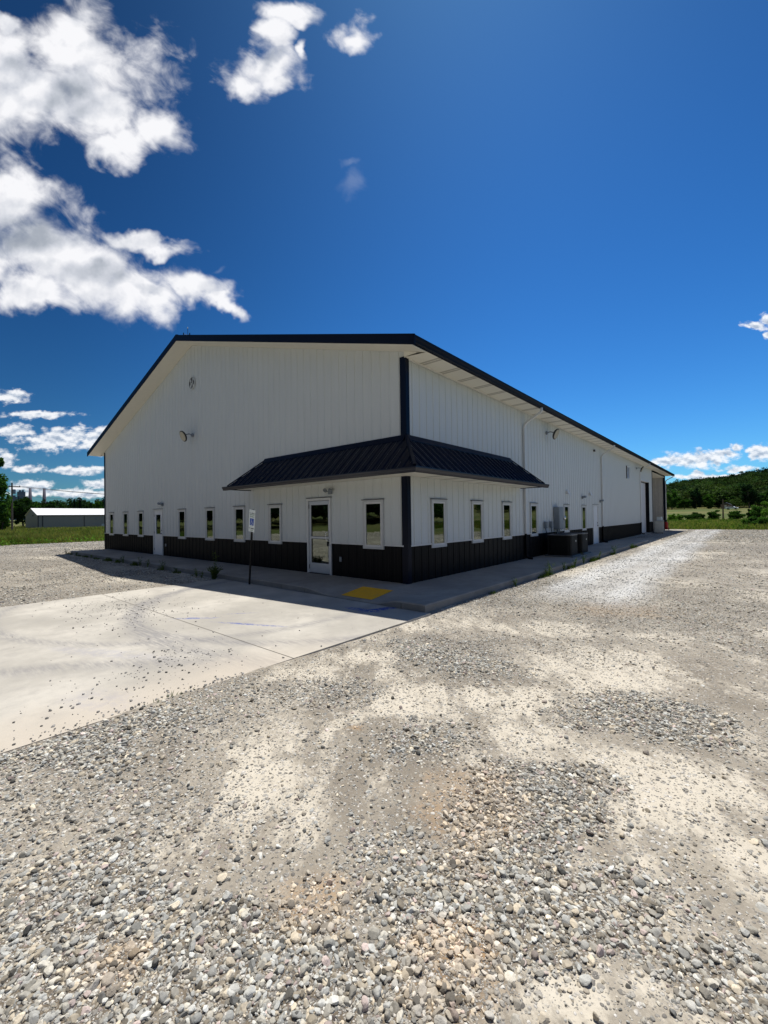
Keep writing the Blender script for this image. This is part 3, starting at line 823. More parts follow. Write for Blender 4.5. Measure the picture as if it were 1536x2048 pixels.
# ------------------------------------------------------------------ windows and doors (local x along wall, -y outward)
def ring_boxes(mb, w_, h_, t_, y0, y1, z0=0.0, mi=0):
    mb.box(-w_ / 2, w_ / 2, y0, y1, z0, z0 + t_, mi); mb.box(-w_ / 2, w_ / 2, y0, y1, z0 + h_ - t_, z0 + h_, mi)
    mb.box(-w_ / 2, -w_ / 2 + t_, y0, y1, z0 + t_, z0 + h_ - t_, mi); mb.box(w_ / 2 - t_, w_ / 2, y0, y1, z0 + t_, z0 + h_ - t_, mi)
def window_parts():
    e = MB(); ring_boxes(e, .70, 1.245, .055, -.040, -.002)
    ring_boxes(e, .588, 1.133, .045, -.030, .07, .056, 1)
    frame = (e, 'frame', [M['trim2'], M['trim']])
    g = MB(); g.box(-.248, .248, -.012, -.006, .102, 1.143)
    pane = (g, 'pane', M['glass'])
    c = MB(); c.box(-.375, .375, -.062, -.003, 1.246, 1.262)
    cap = (c, 'drip_cap', M['bronze'])
    j = MB()
    j.box(-.248, -.240, .071, .26, .102, 1.143); j.box(.240, .248, .071, .26, .102, 1.143)
    j.box(-.239, .239, .071, .26, .102, .110); j.box(-.239, .239, .071, .26, 1.135, 1.143)
    jamb = (j, 'jamb', M['jamb'])
    d = MB(); d.box(-.45, .45, .8, .81, -.1, 1.35); d.box(-.45, -.44, .27, .8, -.1, 1.35); d.box(.44, .45, .27, .8, -.1, 1.35); d.box(-.44, .44, .27, .8, 1.34, 1.35); d.box(-.44, .44, .27, .8, -.1, -.09)
    back = (d, 'interior', M['interior'])
    return [frame, pane, cap, jamb, back]
def copy_part(o, parent):
    c = o.copy(); col.objects.link(c); c.parent = parent
    for ch in o.children: copy_part(ch, c)
    return c
winf = None
for (lst, side) in ((WF, 0), (WS, 1)):
    for q in lst:
        loc = (q, 0, .79) if side == 0 else (0, q, .79)
        rz = 0 if side == 0 else PI / 2
        if winf is None:
            mb_, nm, mm = window_parts()[0]
            winf = mb_.build('window', mm, WB, loc, rz)
            for mb_, nm, mm in window_parts()[1:]: mb_.build(nm, mm, winf)
            o = winf
        else:
            o = copy_part(winf, WB); o.location = loc; o.rotation_euler = (0, 0, rz)
M['blind'] = simple('window_blind', (0.10, 0.115, 0.10), .8, var=.15)
for (q, side, x0, x1, z0) in ((WF[6], 0, -.235, .235, .35), (WF[7], 0, -.235, -.05, .11), (WS[1], 1, -.235, .235, .62), (WS[2], 1, -.235, .1, .11), (WF[4], 0, .06, .235, .11), (WF[2], 0, -.235, .0, .11)):
    for w_o in [o for o in WB.children if o.name.startswith('window')]:
        if abs(w_o.location[side] - q) < .01 and abs(w_o.location[1 - side]) < .01:
            g = MB(); g.box(x0, x1, .20, .205, z0, 1.135); g.build('blind', M['blind'], w_o)
# hollow white steel doors
def steel_door(loc, rz, lite):
    f = MB(); f.box(-.52, -.455, -.035, .06, -.0, 2.03); f.box(.455, .52, -.035, .06, -.0, 2.03); f.box(-.52, .52, -.035, .06, 2.031, 2.09)
    f.box(-.54, .54, -.05, -.0, 2.091, 2.105, 1)
    D_ = f.build('door_frame', [M['trim'], M['bronze']], WB, loc, rz)
    l_ = MB()
    if lite:
        l_.box(-.45, .45, .0, .04, .01, .95); l_.box(-.45, .45, .0, .04, 1.85, 2.02); l_.box(-.45, -.26, .0, .04, .95, 1.85); l_.box(.26, .45, .0, .04, .95, 1.85)
        ring_boxes(l_, .58, .96, .04, -.012, .0, .92)
    else:
        l_.box(-.45, .45, .0, .04, .01, 2.02)
    leaf = l_.build('door_leaf', M['door'], D_, bevel=.003)
    if lite:
        g = MB(); g.box(-.26, .26, .015, .02, .95, 1.85); g.build('glass', M['glass'], D_)
        k = MB(); k.box(-.3, .3, .1, .11, .9, 1.9); k.build('blind', M['jamb'], D_)
    h = MB(); hx = .38
    h.lathe([(.03, 0), (.03, .012)], 16, Matrix.Translation((hx, 0, .98)) @ Matrix.Rotation(PI / 2, 4, 'X'))
    h.tube([(hx, 0, .98), (hx, -.055, .98), (hx - .12, -.06, .98)], .011, 8)
    h.build('handle', M['gasket'], D_)
    h = MB(); h.lathe([(.026, 0), (.024, .02)], 16, Matrix.Translation((hx, 0, 1.12)) @ Matrix.Rotation(PI / 2, 4, 'X'))
    h.build('deadbolt', M['gasket'], D_)
    for z in (.25, 1.02, 1.8):
        hg = MB(); hg.box(-.462, -.448, -.012, 0.0, z - .05, z + .05); hg.build('hinge', M['gasket'], D_)
    return D_
steel_door((DF1, 0, 0), 0, True)
d2 = steel_door((0, DS, 0), PI / 2, False)
# storefront door with glass
f = MB(); f.box(-.51, -.462, -.045, .08, 0, 2.09); f.box(.462, .51, -.045, .08, 0, 2.09); f.box(-.51, .51, -.045, .08, 2.091, 2.16); f.box(-.53, .53, -.055, 0, 2.161, 2.178, 1)
D_ = f.build('entrance_frame', [M['trim'], M['bronze']], WB, (DF2, 0, 0), 0)
f = MB(); f.box(-.455, -.365, .0, .045, .02, 2.08); f.box(.365, .455, .0, .045, .02, 2.08); f.box(-.365, .365, .0, .045, .02, .30); f.box(-.365, .365, .0, .045, 1.97, 2.08); f.box(-.365, .365, .0, .045, 1.00, 1.06)
f.build('entrance_leaf', M['alu'], D_, bevel=.003)
g = MB(); g.box(-.365, .365, .018, .024, .30, 1.0); g.box(-.365, .365, .018, .024, 1.06, 1.97); g.build('glass', M['glass'], D_)
g = MB(); ring_boxes(g, .735, .70, .012, .0, .017, .30); ring_boxes(g, .735, .91, .012, .0, .017, 1.06); g.build('gasket', M['gasket'], D_)
g = MB(); g.box(-.5, .5, 1.2, 1.21, 0, 2.2); g.box(-.5, -.49, .09, 1.2, 0, 2.2); g.box(.49, .5, .09, 1.2, 0, 2.2); g.box(-.49, .49, .09, 1.2, 2.19, 2.2); g.box(-.49, .49, .09, 1.2, -.01, 0.005)
g.build('interior', M['interior'], D_)
g = MB(); g.box(-.34, -.22, .10, .3, .3, 2.0); g.build('jamb', M['jamb'], D_)
g = MB(); g.tube([(.41, .0, 1.20), (.41, -.06, 1.20), (.34, -.07, 1.17), (.34, -.07, .99), (.41, -.06, .96), (.41, 0, .96)], .012, 10); g.build('pull_handle', M['chrome'], D_, smooth=True)
g = MB(); g.lathe([(.022, 0), (.02, .015)], 14, Matrix.Translation((.41, 0, .90)) @ Matrix.Rotation(PI / 2, 4, 'X')); g.box(.36, .385, -.05, -.01, .80, .93); g.build('lock', M['gasket'], D_)
for z in (.18, 1.93):
    g = MB(); g.box(-.466, -.45, -.014, 0.0, z - .06, z + .06); g.build('hinge', M['gasket'], D_)
g = MB(); g.box(-.46, .46, -.06, .05, -.004, .012); g.build('threshold', M['gasket'], D_)
# overhead door
f = MB(); 
for k in range(7):
    f.box(29.83, 33.37, 0, .04, .005 + k * .597, .595 + k * .597)
OD = MB()
for k in range(7):
    OD.box(-.27, -.22, 29.81, 33.39, .008 + k * .597, .600 + k * .597)
od = OD.build('overhead_door', simple('overhead_door_panel', (.62, .61, .62), .45, var=.05), WB, bevel=.008)
f = MB(); f.box(-.30, .030, 29.70, 29.80, 0, 4.18, 1); f.box(-.30, .032, 33.40, 33.48, 0, 4.18); f.box(-.30, .034, 29.70, 33.48, 4.181, 4.26, 1); f.box(-.212, -.21, 29.8, 33.4, 4.1, 4.18)
f.build('door_jamb', [M['black'], M['trim']], od)
# louvre
f = MB(); f.box(.004, .06, 24.62, 24.67, 4.0, 4.86, 1); f.box(.004, .06, 25.53, 25.58, 4.0, 4.86); f.box(.004, .06, 24.67, 25.53, 3.99, 4.04); f.box(.004, .06, 24.67, 25.53, 4.82, 4.87)
for k in range(9):
    z = 4.06 + k * .085
    f.face([(.055, 24.67, z), (.055, 25.53, z), (.02, 25.53, z + .075), (.02, 24.67, z + .075)])
f.box(.018, .0185, 24.67, 25.53, 4.03, 4.83, 1)
f.build('louvre_vent', [M['trim'], M['bronze']], WB)
# round gable emblem: ring with an open-work figure
E_ = MB(); T = Matrix.Translation((-10.86, -.03, 7.14)) @ Matrix.Rotation(PI / 2, 4, 'X')
def annulus(mb, r1, r2, z0, z1, T, n=40, mi=0):
    k = len(mb.v)
    for (r, z) in ((r1, z0), (r2, z0), (r2, z1), (r1, z1)):
        for j in range(n):
            a = 2 * PI * j / n; mb.v.append(tuple(T @ Vector((r * math.cos(a), r * math.sin(a), z))))
    for i in range(4):
        for j in range(n):
            a0 = k + i * n + j; a1 = k + i * n + (j + 1) % n; b0 = k + ((i + 1) % 4) * n + j; b1 = k + ((i + 1) % 4) * n + (j + 1) % n
            mb.f.append((a0, a1, b1, b0)); mb.m.append(mi)
annulus(E_, .232, .250, 0, .02, T, mi=1)
annulus(E_, .218, .230, 0, .014, T)
E_.lathe([(.224, 0), (.224, .006)], 40, T, mi=1)
def plate(pts, z0, z1, T, mi):
    k = len(E_.v); n = len(pts)
    E_.v += [tuple(T @ Vector((a, b_, z0))) for a, b_ in pts] + [tuple(T @ Vector((a, b_, z1))) for a, b_ in pts]
    E_.f.append(tuple(range(k, k + n))); E_.f.append(tuple(range(k + 2 * n - 1, k + n - 1, -1))); E_.m += [mi, mi]
    for i in range(n):
        j = (i + 1) % n; E_.f.append((k + j, k + i, k + n + i, k + n + j)); E_.m.append(mi)
plate([(-.07, .19), (.05, .19), (.03, .09), (-.01, .02), (-.06, .01), (-.03, .08)], .007, .02, T, 0)
plate([(.02, .02), (.05, -.06), (.06, -.18), (-.06, -.19), (-.02, -.14), (.01, -.08)], .007, .02, T, 0)
plate([(-.20, .02), (-.14, .09), (-.12, -.02), (-.17, -.09)], .007, .02, T, 0)
plate([(.12, .12), (.19, .02), (.17, -.1), (.12, -.04), (.10, .05)], .007, .02, T, 0)
E_.build('gable_emblem', [M['bronze'], M['white']], WB)
# round wall floodlights
def flood(loc, rz):
    b0 = MB(); b0.lathe([(.075, 0), (.075, .03), (.06, .05)], 18, Matrix.Rotation(PI / 2, 4, 'X'))
    b0.tube([(0, -.04, 0), (0, -.16, .03), (0, -.30, -.02)], .022, 8)
    o = b0.build('floodlight', M['grey'], WB, loc, rz)
    T = Matrix.Translation((0, -.40, -.10)) @ Matrix.Rotation(R(-66), 4, 'X')
    h = MB(); h.lathe([(.09, .10), (.17, .07), (.215, .035), (.225, 0), (.205, -.012)][::-1], 30, T)
    h.build('lamp_head', M['gasket'], o, smooth=False)
    l = MB(); l.lathe([(.0, -.016), (.188, -.016), (.188, -.010)], 30, T); l.build('lens', M['lens'], o)
    return o
flood((-10.85, -.02, 5.02), 0); flood((.02, 9.35, 4.92), PI / 2); flood((.02, 28.1, 4.95), PI / 2)
def twinspot(loc, rz):
    b0 = MB(); b0.box(-.07, .07, -.05, 0, -.07, .07)
    o = b0.build('security_light', M['grey'], WB, loc, rz, bevel=.01)
    for sx in (-1, 1):
        h = MB(); T = Matrix.Translation((sx * .10, -.11, .03)) @ Euler((R(70), 0, R(sx * -25))).to_matrix().to_4x4()
        h.lathe([(.025, -.06), (.045, -.03), (.055, .05), (.05, .055)], 14, T)
        h.tube([(sx * .03, -.04, 0), (sx * .09, -.08, .02)], .012, 6)
        h.build('spot_head', M['grey'], o)
    return o
twinspot((-2.65, -.02, 2.32), 0); twinspot((-13.85, -.02, 2.30), 0); twinspot((.02, 17.55, 2.30), PI / 2); twinspot((.02, 14.2, 2.42), PI / 2)
g = MB(); g.box(.018, .10, 16.38, 16.52, 4.93, 5.04); g.build('wall_sensor', M['bronze'], WB, bevel=.01)
def hood(y, z):
    g = MB(); g.prism([(.018, z - .07), (.018, z + .08), (.09, z + .08), (.15, z - .07)], 1, y - .09, y + .09); return g.build('vent_hood', M['trim'], WB, bevel=.006)
hood(11.8, 2.58); hood(15.5, 2.62)
g = MB(); g.box(-2.305, -2.235, -.05, -.018, .40, .53); g.build('outlet_cover', M['grey'], WB, bevel=.006)
g = MB(); g.box(-13.55, -13.45, -.05, -.018, .42, .54); g.build('outlet_cover', M['grey'], WB, bevel=.006)
# electrical gear on the side wall
g = MB(); g.box(.02, .24, 10.05, 10.62, .98, 1.92); pn = g.build('electrical_panel', M['grey'], WB, bevel=.01)
g = MB(); g.box(.241, .252, 10.08, 10.59, 1.01, 1.89); g.build('panel_cover', M['grey'], pn, bevel=.004)
g = MB(); g.tube([(.12, 10.2, .97), (.12, 10.2, .02)], .03, 10); g.tube([(.12, 10.42, .97), (.12, 10.42, .02)], .022, 10); g.build('conduit', M['grey'], pn)
g = MB(); g.box(.02, .14, 10.66, 11.0, 1.0, 1.75); mt_ = g.build('meter_box', M['tote'], WB, bevel=.008)
g = MB(); T = Matrix.Translation((.14, 10.83, 1.45)) @ Matrix.Rotation(PI / 2, 4, 'Y')
g.lathe([(.10, 0), (.10, .03), (.085, .10), (.05, .13), (.0, .135)], 20, T); g.build('meter_dial', M['chrome'], mt_)
for y in (9.0, 9.62):
    g = MB(); g.box(.02, .13, y - .10, y + .10, 1.06, 1.32); dc = g.build('disconnect_box', M['grey'], WB, bevel=.008)
    g = MB(); g.tube([(.06, y, 1.06), (.06, y, .98), (.09, y + .02, .85), (.10, y + .05, .45), (.16, y + .05, .25)], .016, 8); g.build('whip', M['gasket'], dc)
    g = MB(); g.tube([(.10, y + .10, 1.22), (.10, y + .15, 1.27)], .012, 6); g.build('lever', M['gasket'], dc)
# weather vane on the ridge
g = MB(); vx, vy, vz = -W_ / 2, -.17, roof_z(-W_ / 2)
g.tube([(vx, vy, vz), (vx, vy, vz + .42)], .009, 6)
g.tube([(vx - .17, vy - .02, vz + .17), (vx + .17, vy + .02, vz + .17)], .006, 6); g.tube([(vx, vy - .17, vz + .17), (vx, vy + .17, vz + .17)], .006, 6)
for dx_, dy_ in ((-.17, 0), (.17, 0), (0, -.17), (0, .17)):
    g.box(vx + dx_ - .03, vx + dx_ + .03, vy + dy_ - .006, vy + dy_ + .006, vz + .125, vz + .215)
g.lathe([(.0, -.03), (.028, -.012), (.028, .012), (.0, .03)], 10, Matrix.Translation((vx, vy, vz + .17)))
v1 = g.build('weather_vane', M['gasket'], WB)
g = MB(); g.lathe([(.0, 0), (.022, .02), (.022, .04), (.006, .09), (.0, .10)], 10, Matrix.Translation((vx, vy, vz + .42))); g.build('finial', M['signwhite'], v1)

# ------------------------------------------------------------------ sidewalk, kerb and concrete pad
GZ = -.15
def walk_z(x, y):
    """top of the walk; it dips at the kerb ramp"""
    z = 0.0
    if y < -.9:
        if -1.9 < x < 1.1:
            if x < -.7: k = (x + 1.9) / 1.2
            elif x > .45: k = (1.1 - x) / .65
            else: k = 1.0
            k = max(0, min(1, k)); k = k * k * (3 - 2 * k)
            z = -.105 * k * min(1, (-.9 - y) / .8)
    return z
mb = MB()
xs = sorted(set([-21.4, -18, -15, -12, -9, -6, -5.45] + [round(-5.4 + .1 * i, 3) for i in range(71)] + [1.67]))
ys = [-1.7, -1.55, -1.4, -1.25, -1.1, -.9, -.4, -.0]
for x0, x1 in zip(xs, xs[1:]):
    for y0, y1 in zip(ys, ys[1:]):
        mb.face([(x0, y0, walk_z(x0, y0)), (x1, y0, walk_z(x1, y0)), (x1, y1, walk_z(x1, y1)), (x0, y1, walk_z(x0, y1))])
    # kerb face, slightly rounded
    a, c = walk_z(x0, -1.7), walk_z(x1, -1.7)
    mb.face([(x0, -1.72, a - .02), (x1, -1.72, c - .02), (x1, -1.7, c), (x0, -1.7, a)])
    mb.face([(x0, -1.735, -.3), (x1, -1.735, -.3), (x1, -1.72, c - .02), (x0, -1.72, a - .02)], 1)
yy = [0.0] + [round(1.2 * i, 2) for i in range(1, 19)]
for y0, y1 in zip(yy, yy[1:]):
    mb.face([(0, y0, 0), (1.67, y0, 0), (1.67, y1, 0), (0, y1, 0)])
mb.face([(1.67, -1.7, 0), (1.69, -1.70, -.02), (1.69, 21.6, -.02), (1.67, 21.6, 0)])
mb.face([(1.69, -1.72, -.02), (1.705, -1.735, -.3), (1.705, 21.6, -.3), (1.69, 21.6, -.02)], 1)
mb.face([(-21.4, 0, 0), (-21.4, -1.735, 0), (-21.4, -1.735, -.3), (-21.4, 0, -.3)], 1)
mb.face([(0, 21.6, 0), (1.7, 21.6, 0), (1.7, 21.6, -.3), (0, 21.6, -.3)], 1)
mb.face([(1.67, -1.7, 0), (1.67, -1.72, -.02), (1.69, -1.72, -.02), (1.69, -1.70, -.02)])
mb.face([(1.67, -1.72, -.02), (1.67, -1.735, -.3), (1.705, -1.735, -.3), (1.69, -1.72, -.02)], 1)
mb.box(-W_ + .1, -.05, .02, L_ - .1, -.3, -.005)
mb.build('sidewalk', [M['walk'], M['kerb']], kind='structure')
mb = MB()
for x in (-17.4, -13.4, -9.4, -5.42, -2.55, 0.0):
    n = 6 if x > -3 else 1
    for i in range(n):
        y0, y1 = -1.7 + 1.68 * i / n, -1.7 + 1.68 * (i + 1) / n
        mb.face([(x - .006, y0, walk_z(x, y0) + .003), (x + .006, y0, walk_z(x, y0) + .003), (x + .006, y1, walk_z(x, y1) + .003), (x - .006, y1, walk_z(x, y1) + .003)])
for y in (2.9, 5.8, 8.7, 11.6, 14.5, 17.4): mb.face([(.03, y - .006, .003), (1.67, y - .006, .003), (1.67, y + .006, .003), (.03, y + .006, .003)])
for x in (-5.3, -3.9, -2.6, -1.7, 1.15):
    mb.box(x - .006, x + .006, -1.74, -1.7355, -.14, walk_z(x, -1.7) - .02)
mb.build('sidewalk_joint', M['joint'], kind='structure')
mb = MB()
mb.box(-5.42, 1.82, -22.0, -1.738, -.30, -.13)
mb.build('concrete_pad', M['pad'], kind='structure')
mb = MB()
for y in (-4.74, -7.75, -10.8): mb.face([(-5.42, y - .0045, -.1265), (1.82, y - .0045, -.1265), (1.82, y + .0045, -.1265), (-5.42, y + .0045, -.1265)])
mb.build('pad_joint', M['joint'], kind='structure')
# tactile warning plate with domes
mb = MB()
ya = [(-1.60, -1.45), (-1.45, -1.3), (-1.3, -1.15), (-1.15, -1.0), (-1.0, -.9)]
for i in range(8):
    x0, x1 = -.62 + i * .1125, -.62 + (i + 1) * .1125
    for y0, y1 in ya: mb.face([(x0, y0, walk_z(x0, y0) + .006), (x1, y0, walk_z(x1, y0) + .006), (x1, y1, walk_z(x1, y1) + .006), (x0, y1, walk_z(x0, y1) + .006)])
for i in range(15):
    for j in range(12):
        x, y = -.59 + i * .06, -1.57 + j * .058
        z = walk_z(x, y) + .006
        mb.lathe([(.014, 0), (.011, .004), (.006, .006)], 6, Matrix.Translation((x, y, z)))
tp = mb.build('tactile_plate', M['yellow'])
tag(tp, 'yellow raised dome warning plate set in the sidewalk ramp', 'tactile paving')

# ------------------------------------------------------------------ ground sheets
def vnoise(x, y, seed=0):
    """value noise fbm in numpy"""
    out = np.zeros_like(x); amp = 1.0; tot = 0
    r_ = np.random.default_rng(seed); g = r_.random((256, 256))
    for o in range(4):
        f = 2 ** o; xx = x * f + 17.3 * o; yy_ = y * f + 9.1 * o
        xi = np.floor(xx).astype(int); yi = np.floor(yy_).astype(int); fx = xx - xi; fy = yy_ - yi
        fx = fx * fx * (3 - 2 * fx); fy = fy * fy * (3 - 2 * fy)
        a = g[xi % 256, yi % 256]; b_ = g[(xi + 1) % 256, yi % 256]; c_ = g[xi % 256, (yi + 1) % 256]; d_ = g[(xi + 1) % 256, (yi + 1) % 256]
        out += amp * ((a * (1 - fx) + b_ * fx) * (1 - fy) + (c_ * (1 - fx) + d_ * fx) * fy); tot += amp; amp *= .55
    return out / tot
STONE = [(4.16, -7.44, 0.75, 0.38, 0.69, 1.0), (4.8, -6.98, 0.5, 0.2, 0.7, 1.0), (3.69, -7.41, 0.42, 0.3, 0.69, 0.75), (4.4, -6.99, 0.43, 0.2, 0.69, 0.85), (5.05, -5.4, 0.33, 0.29, 0.69, 1.0), (5.08, -5.88, 0.31, 0.24, 0.69, 1.0), (5.02, -6.3, 0.52, 0.23, 0.69, 1.0), (5.4, -6.09, 0.48, 0.2, 0.69, 1.0), (5.71, -5.96, 0.2, 0.14, 0.69, 0.7), (2.03, -7.05, 0.59, 0.41, 0.68, 0.9), (2.17, -6.44, 0.53, 0.26, 0.68, 0.6), (5.44, -3.72, 0.63, 0.42, 0.68, 0.85), (3.34, -3.21, 0.68, 0.79, 0.67, 0.85), (5.97, -5.94, 0.24, 0.13, 0.69, 0.75), (4.15, -5.24, 0.35, 0.3, 0.68, 0.5), (6.01, -0.67, 0.43, 1.59, 0.66, 0.5), (4.56, -6.3, 0.29, 0.27, 0.69, 0.4), (2.86, -5.21, 0.59, 0.36, 0.67, 0.4), (3.3, -6.94, 0.61, 0.35, 0.69, 0.3), (2.87, -7.44, 0.26, 0.48, 0.69, 0.4), (5.28, -4.98, 0.19, 0.17, 0.69, 0.6), (4.34, 1.02, 1.75, 1.9, 0.65, 0.5)]
DUST = [(3.53, -6.32, 0.27, 0.52, 0.69, 1.0), (4.12, -6.44, 0.23, 0.24, 0.69, 0.7), (3.72, -4.8, 0.51, 0.36, 0.68, 0.9), (4.32, -4.18, 0.56, 0.39, 0.68, 0.9), (4.8, -2.72, 0.88, 0.78, 0.67, 0.8), (5.66, -4.72, 0.5, 0.53, 0.69, 0.95), (6.04, -5.16, 0.22, 0.36, 0.69, 0.7), (4.11, -1.26, 0.74, 0.45, 0.66, 0.7), (5.93, -3.44, 0.24, 0.64, 0.68, 0.4), (3.75, -6.98, 0.21, 0.23, 0.69, 0.6), (5.79, -6.14, 0.37, 0.1, 0.7, 0.8), (5.07, -6.72, 0.23, 0.1, 0.69, 0.7), (2.38, -4.94, 0.39, 0.3, 0.67, 0.8), (2.46, -4.03, 0.44, 0.23, 0.67, 0.8), (2.45, -2.12, 0.95, 0.63, 0.65, 0.5), (2.46, 1.79, 0.34, 0.41, 0.63, 0.9), (5.3, -0.69, 0.97, 0.36, 0.66, 0.7), (4.75, -4.76, 0.38, 0.31, 0.68, 0.7), (6.08, -4.44, 0.18, 0.32, 0.69, 0.7), (5.5, -6.36, 0.37, 0.11, 0.69, 0.6)]
RUST = [(4.75, -5.74, 0.32, 0.35, 0.69, 0.5), (4.52, -6.7, 0.25, 0.16, 0.69, 0.6), (5.13, -6.47, 0.16, 0.08, 0.69, 0.7), (4.19, -7.38, 0.12, 0.09, 0.69, 0.6), (3.59, -5.45, 0.1, 0.05, 0.68, 1.0), (5.21, -6.6, 0.15, 0.1, 0.69, 0.4), (4.34, 0.62, 0.79, 0.54, 0.65, 0.5)]
def emask(x, y, lst, edge=.45):
    m_ = np.zeros_like(x)
    nz = (vnoise(x * 2.3, y * 2.3, 5) - .5) * 1.3 + (vnoise(x * 7.0 + 3, y * 7.0, 6) - .5) * 1.0
    for (cx, cy, ra, rb, a, w_) in lst:
        ca, sa = math.cos(a), math.sin(a)
        u = ((x - cx) * ca + (y - cy) * sa) / ra; v = (-(x - cx) * sa + (y - cy) * ca) / rb
        d = np.sqrt(u * u + v * v) + nz
        k = np.clip((1 + edge - d) / (2 * edge), 0, 1)
        m_ = np.maximum(m_, w_ * k * k * (3 - 2 * k))
    return m_
def lane_mask(x, y):
    wob = (vnoise(y * .35, x * .1 + 3, 8) - .5) * 1.2
    l = 2.15 + wob * .5; r_ = 4.65 + wob * .6
    m_ = np.clip((x - l) / .5, 0, 1) * np.clip((r_ - x) / .7, 0, 1) * np.clip((y - .4) / 2.0, 0, 1) * (.80 + .20 * np.clip(1.4 * np.cos((x - 2.75) * 2 * PI / 1.45), -1, 1))
    return np.clip(m_ * (.75 + .9 * np.clip(vnoise(x * 1.7, y * .5, 9) - .2, 0, .5)), 0, 1)
def masks(x, y):
    big = vnoise(x * .45 + 40, y * .45 + 10, 3)
    near = np.clip(1 - (np.hypot(x - CAM[0], y - CAM[1]) - 4.5) / 4.0, 0, 1)
    st = emask(x, y, STONE)
    bgs = np.clip((big - .46) * 3.2, 0, .75)
    far = np.clip((np.hypot(x - CAM[0], y - CAM[1]) - 5) / 5, 0, 1)
    st = np.maximum(st, bgs * (.35 + .5 * far) + .22 * far)
    du = emask(x, y, DUST, .9)
    du = np.maximum(du, np.clip((vnoise(x * .6 + 7, y * .6 + 70, 4) - .50) * 4, 0, .9) * (.6 + .3 * far))
    du = du * (1 - .75 * np.clip(emask(x, y, STONE), 0, 1))
    # tan fines along the walk
    du = np.maximum(du, .8 * np.exp(-((x - 2.1 - .02 * y) / .45) ** 2) * (y > 4))
    ru = emask(x, y, RUST)
    return st, du, ru, lane_mask(x, y)
def ground_h(x, y):
    lip = .020 * np.exp(-np.clip(x - 1.82, 0, 9) / .5) * np.clip((-3.6 - y) / 1.5, 0, 1) * np.where((x > 1.78) | (y > -1.7), 1.0, -2.5)
    return GZ + lip + (vnoise(x * .8, y * .8, 21) - .5) * .035 + (vnoise(x * 5, y * 5, 22) - .5) * .010
def axis(lo, hi, a, b_, fine, growth=1.25):
    mid = list(np.arange(a, b_ + 1e-9, fine)); s_ = fine; x = b_
    while x < hi: s_ *= growth; s_ = min(s_, 1.5); x += s_; mid.append(min(x, hi))
    s_ = fine; x = a; left = []
    while x > lo: s_ *= growth; s_ = min(s_, 1.5); x -= s_; left.append(max(x, lo))
    return np.array(left[::-1] + mid)
gx = axis(-36.0, 16.0, 0.5, 9.0, .05); gy = axis(-34.0, 46.5, -9.5, 1.0, .05)
X, Y = np.meshgrid(gx, gy, indexing='ij')
# ragged outer border
edge_w = (vnoise(X * .5, Y * .5, 31) - .5) * 1.6
Xb, Yb = X.copy(), Y.copy()
Yb[:, -1] += edge_w[:, -1]; Xb[0, :] += edge_w[0, :]
st, du, ru, la = masks(X, Y)
Z = ground_h(X, Y)
inb = (X > -W_ + .2) & (X < -.2) & (Y > .3) & (Y < L_ - .3)
nx, ny = X.shape
idx = np.arange(nx * ny).reshape(nx, ny)
F = np.stack([idx[:-1, :-1], idx[1:, :-1], idx[1:, 1:], idx[:-1, 1:]], -1).reshape(-1, 4)
me = npmesh('gravel_lot', np.stack([Xb, Yb, Z], -1).reshape(-1, 3), F, 4, dict(stones=st.ravel(), dust=du.ravel(), rust=ru.ravel(), lane=la.ravel()))
tag(link('gravel_lot', me, M['gravel'], smooth=True), kind='structure')
# terrain to the horizon: meadow, rising to the wooded hill
def terr(x, y):
    d = np.hypot(x - CAM[0], y - CAM[1]); az = np.degrees(np.arctan2(x - CAM[0], y - CAM[1]))
    z = np.full_like(d, -.24)
    z = z - .0 * d
    # north hill
    wN = np.clip((az + 40) / 20, 0, 1) * np.clip((75 - az) / 30, 0, 1)
    k = np.clip((d - 110) / 180, 0, 1); z = z + wN * 3.6 * k * k * (3 - 2 * k)
    ridge = 36 + 3.0 * np.sin(az * .35 + .9) + 1.6 * np.sin(az * 1.1) + .45 * az
    k2 = np.clip((d - 300) / 480, 0, 1); z = z + wN * ridge * (k2 * k2 * (3 - 2 * k2))
    # west: slight rise
    wW = np.clip((-az - 55) / 15, 0, 1); k3 = np.clip((d - 120) / 200, 0, 1); z = z + wW * 3.0 * k3
    # south: gentle bank behind the photographer
    wS = np.clip((np.abs(az) - 110) / 30, 0, 1); k4 = np.clip((d - 40) / 120, 0, 1); z = z + wS * 4 * k4
    return z + (vnoise(x * .03 + 50, y * .03 + 50, 41) - .5) * 1.2 * np.clip((d - 90) / 60, 0, 1)
ra = np.concatenate([[0, 8, 20, 32], np.arange(44, 130, 8), np.arange(130, 900, 22), [960, 1100, 1400, 2000, 3000, 4500]])
aa = np.radians(np.arange(0, 360, 3.0))
RR, AA = np.meshgrid(ra, aa, indexing='ij')
TX = CAM[0] + RR * np.sin(AA); TY = CAM[1] + RR * np.cos(AA); TZ = terr(TX, TY)
idx = np.arange(RR.size).reshape(RR.shape); nx2 = np.roll(idx, -1, 1)
F = np.stack([idx[:-1], nx2[:-1], nx2[1:], idx[1:]], -1).reshape(-1, 4)[:, ::-1]
me = npmesh('ground', np.stack([TX, TY, TZ], -1).reshape(-1, 3), F)
tag(link('ground', me, M['turf'], smooth=True), kind='structure')

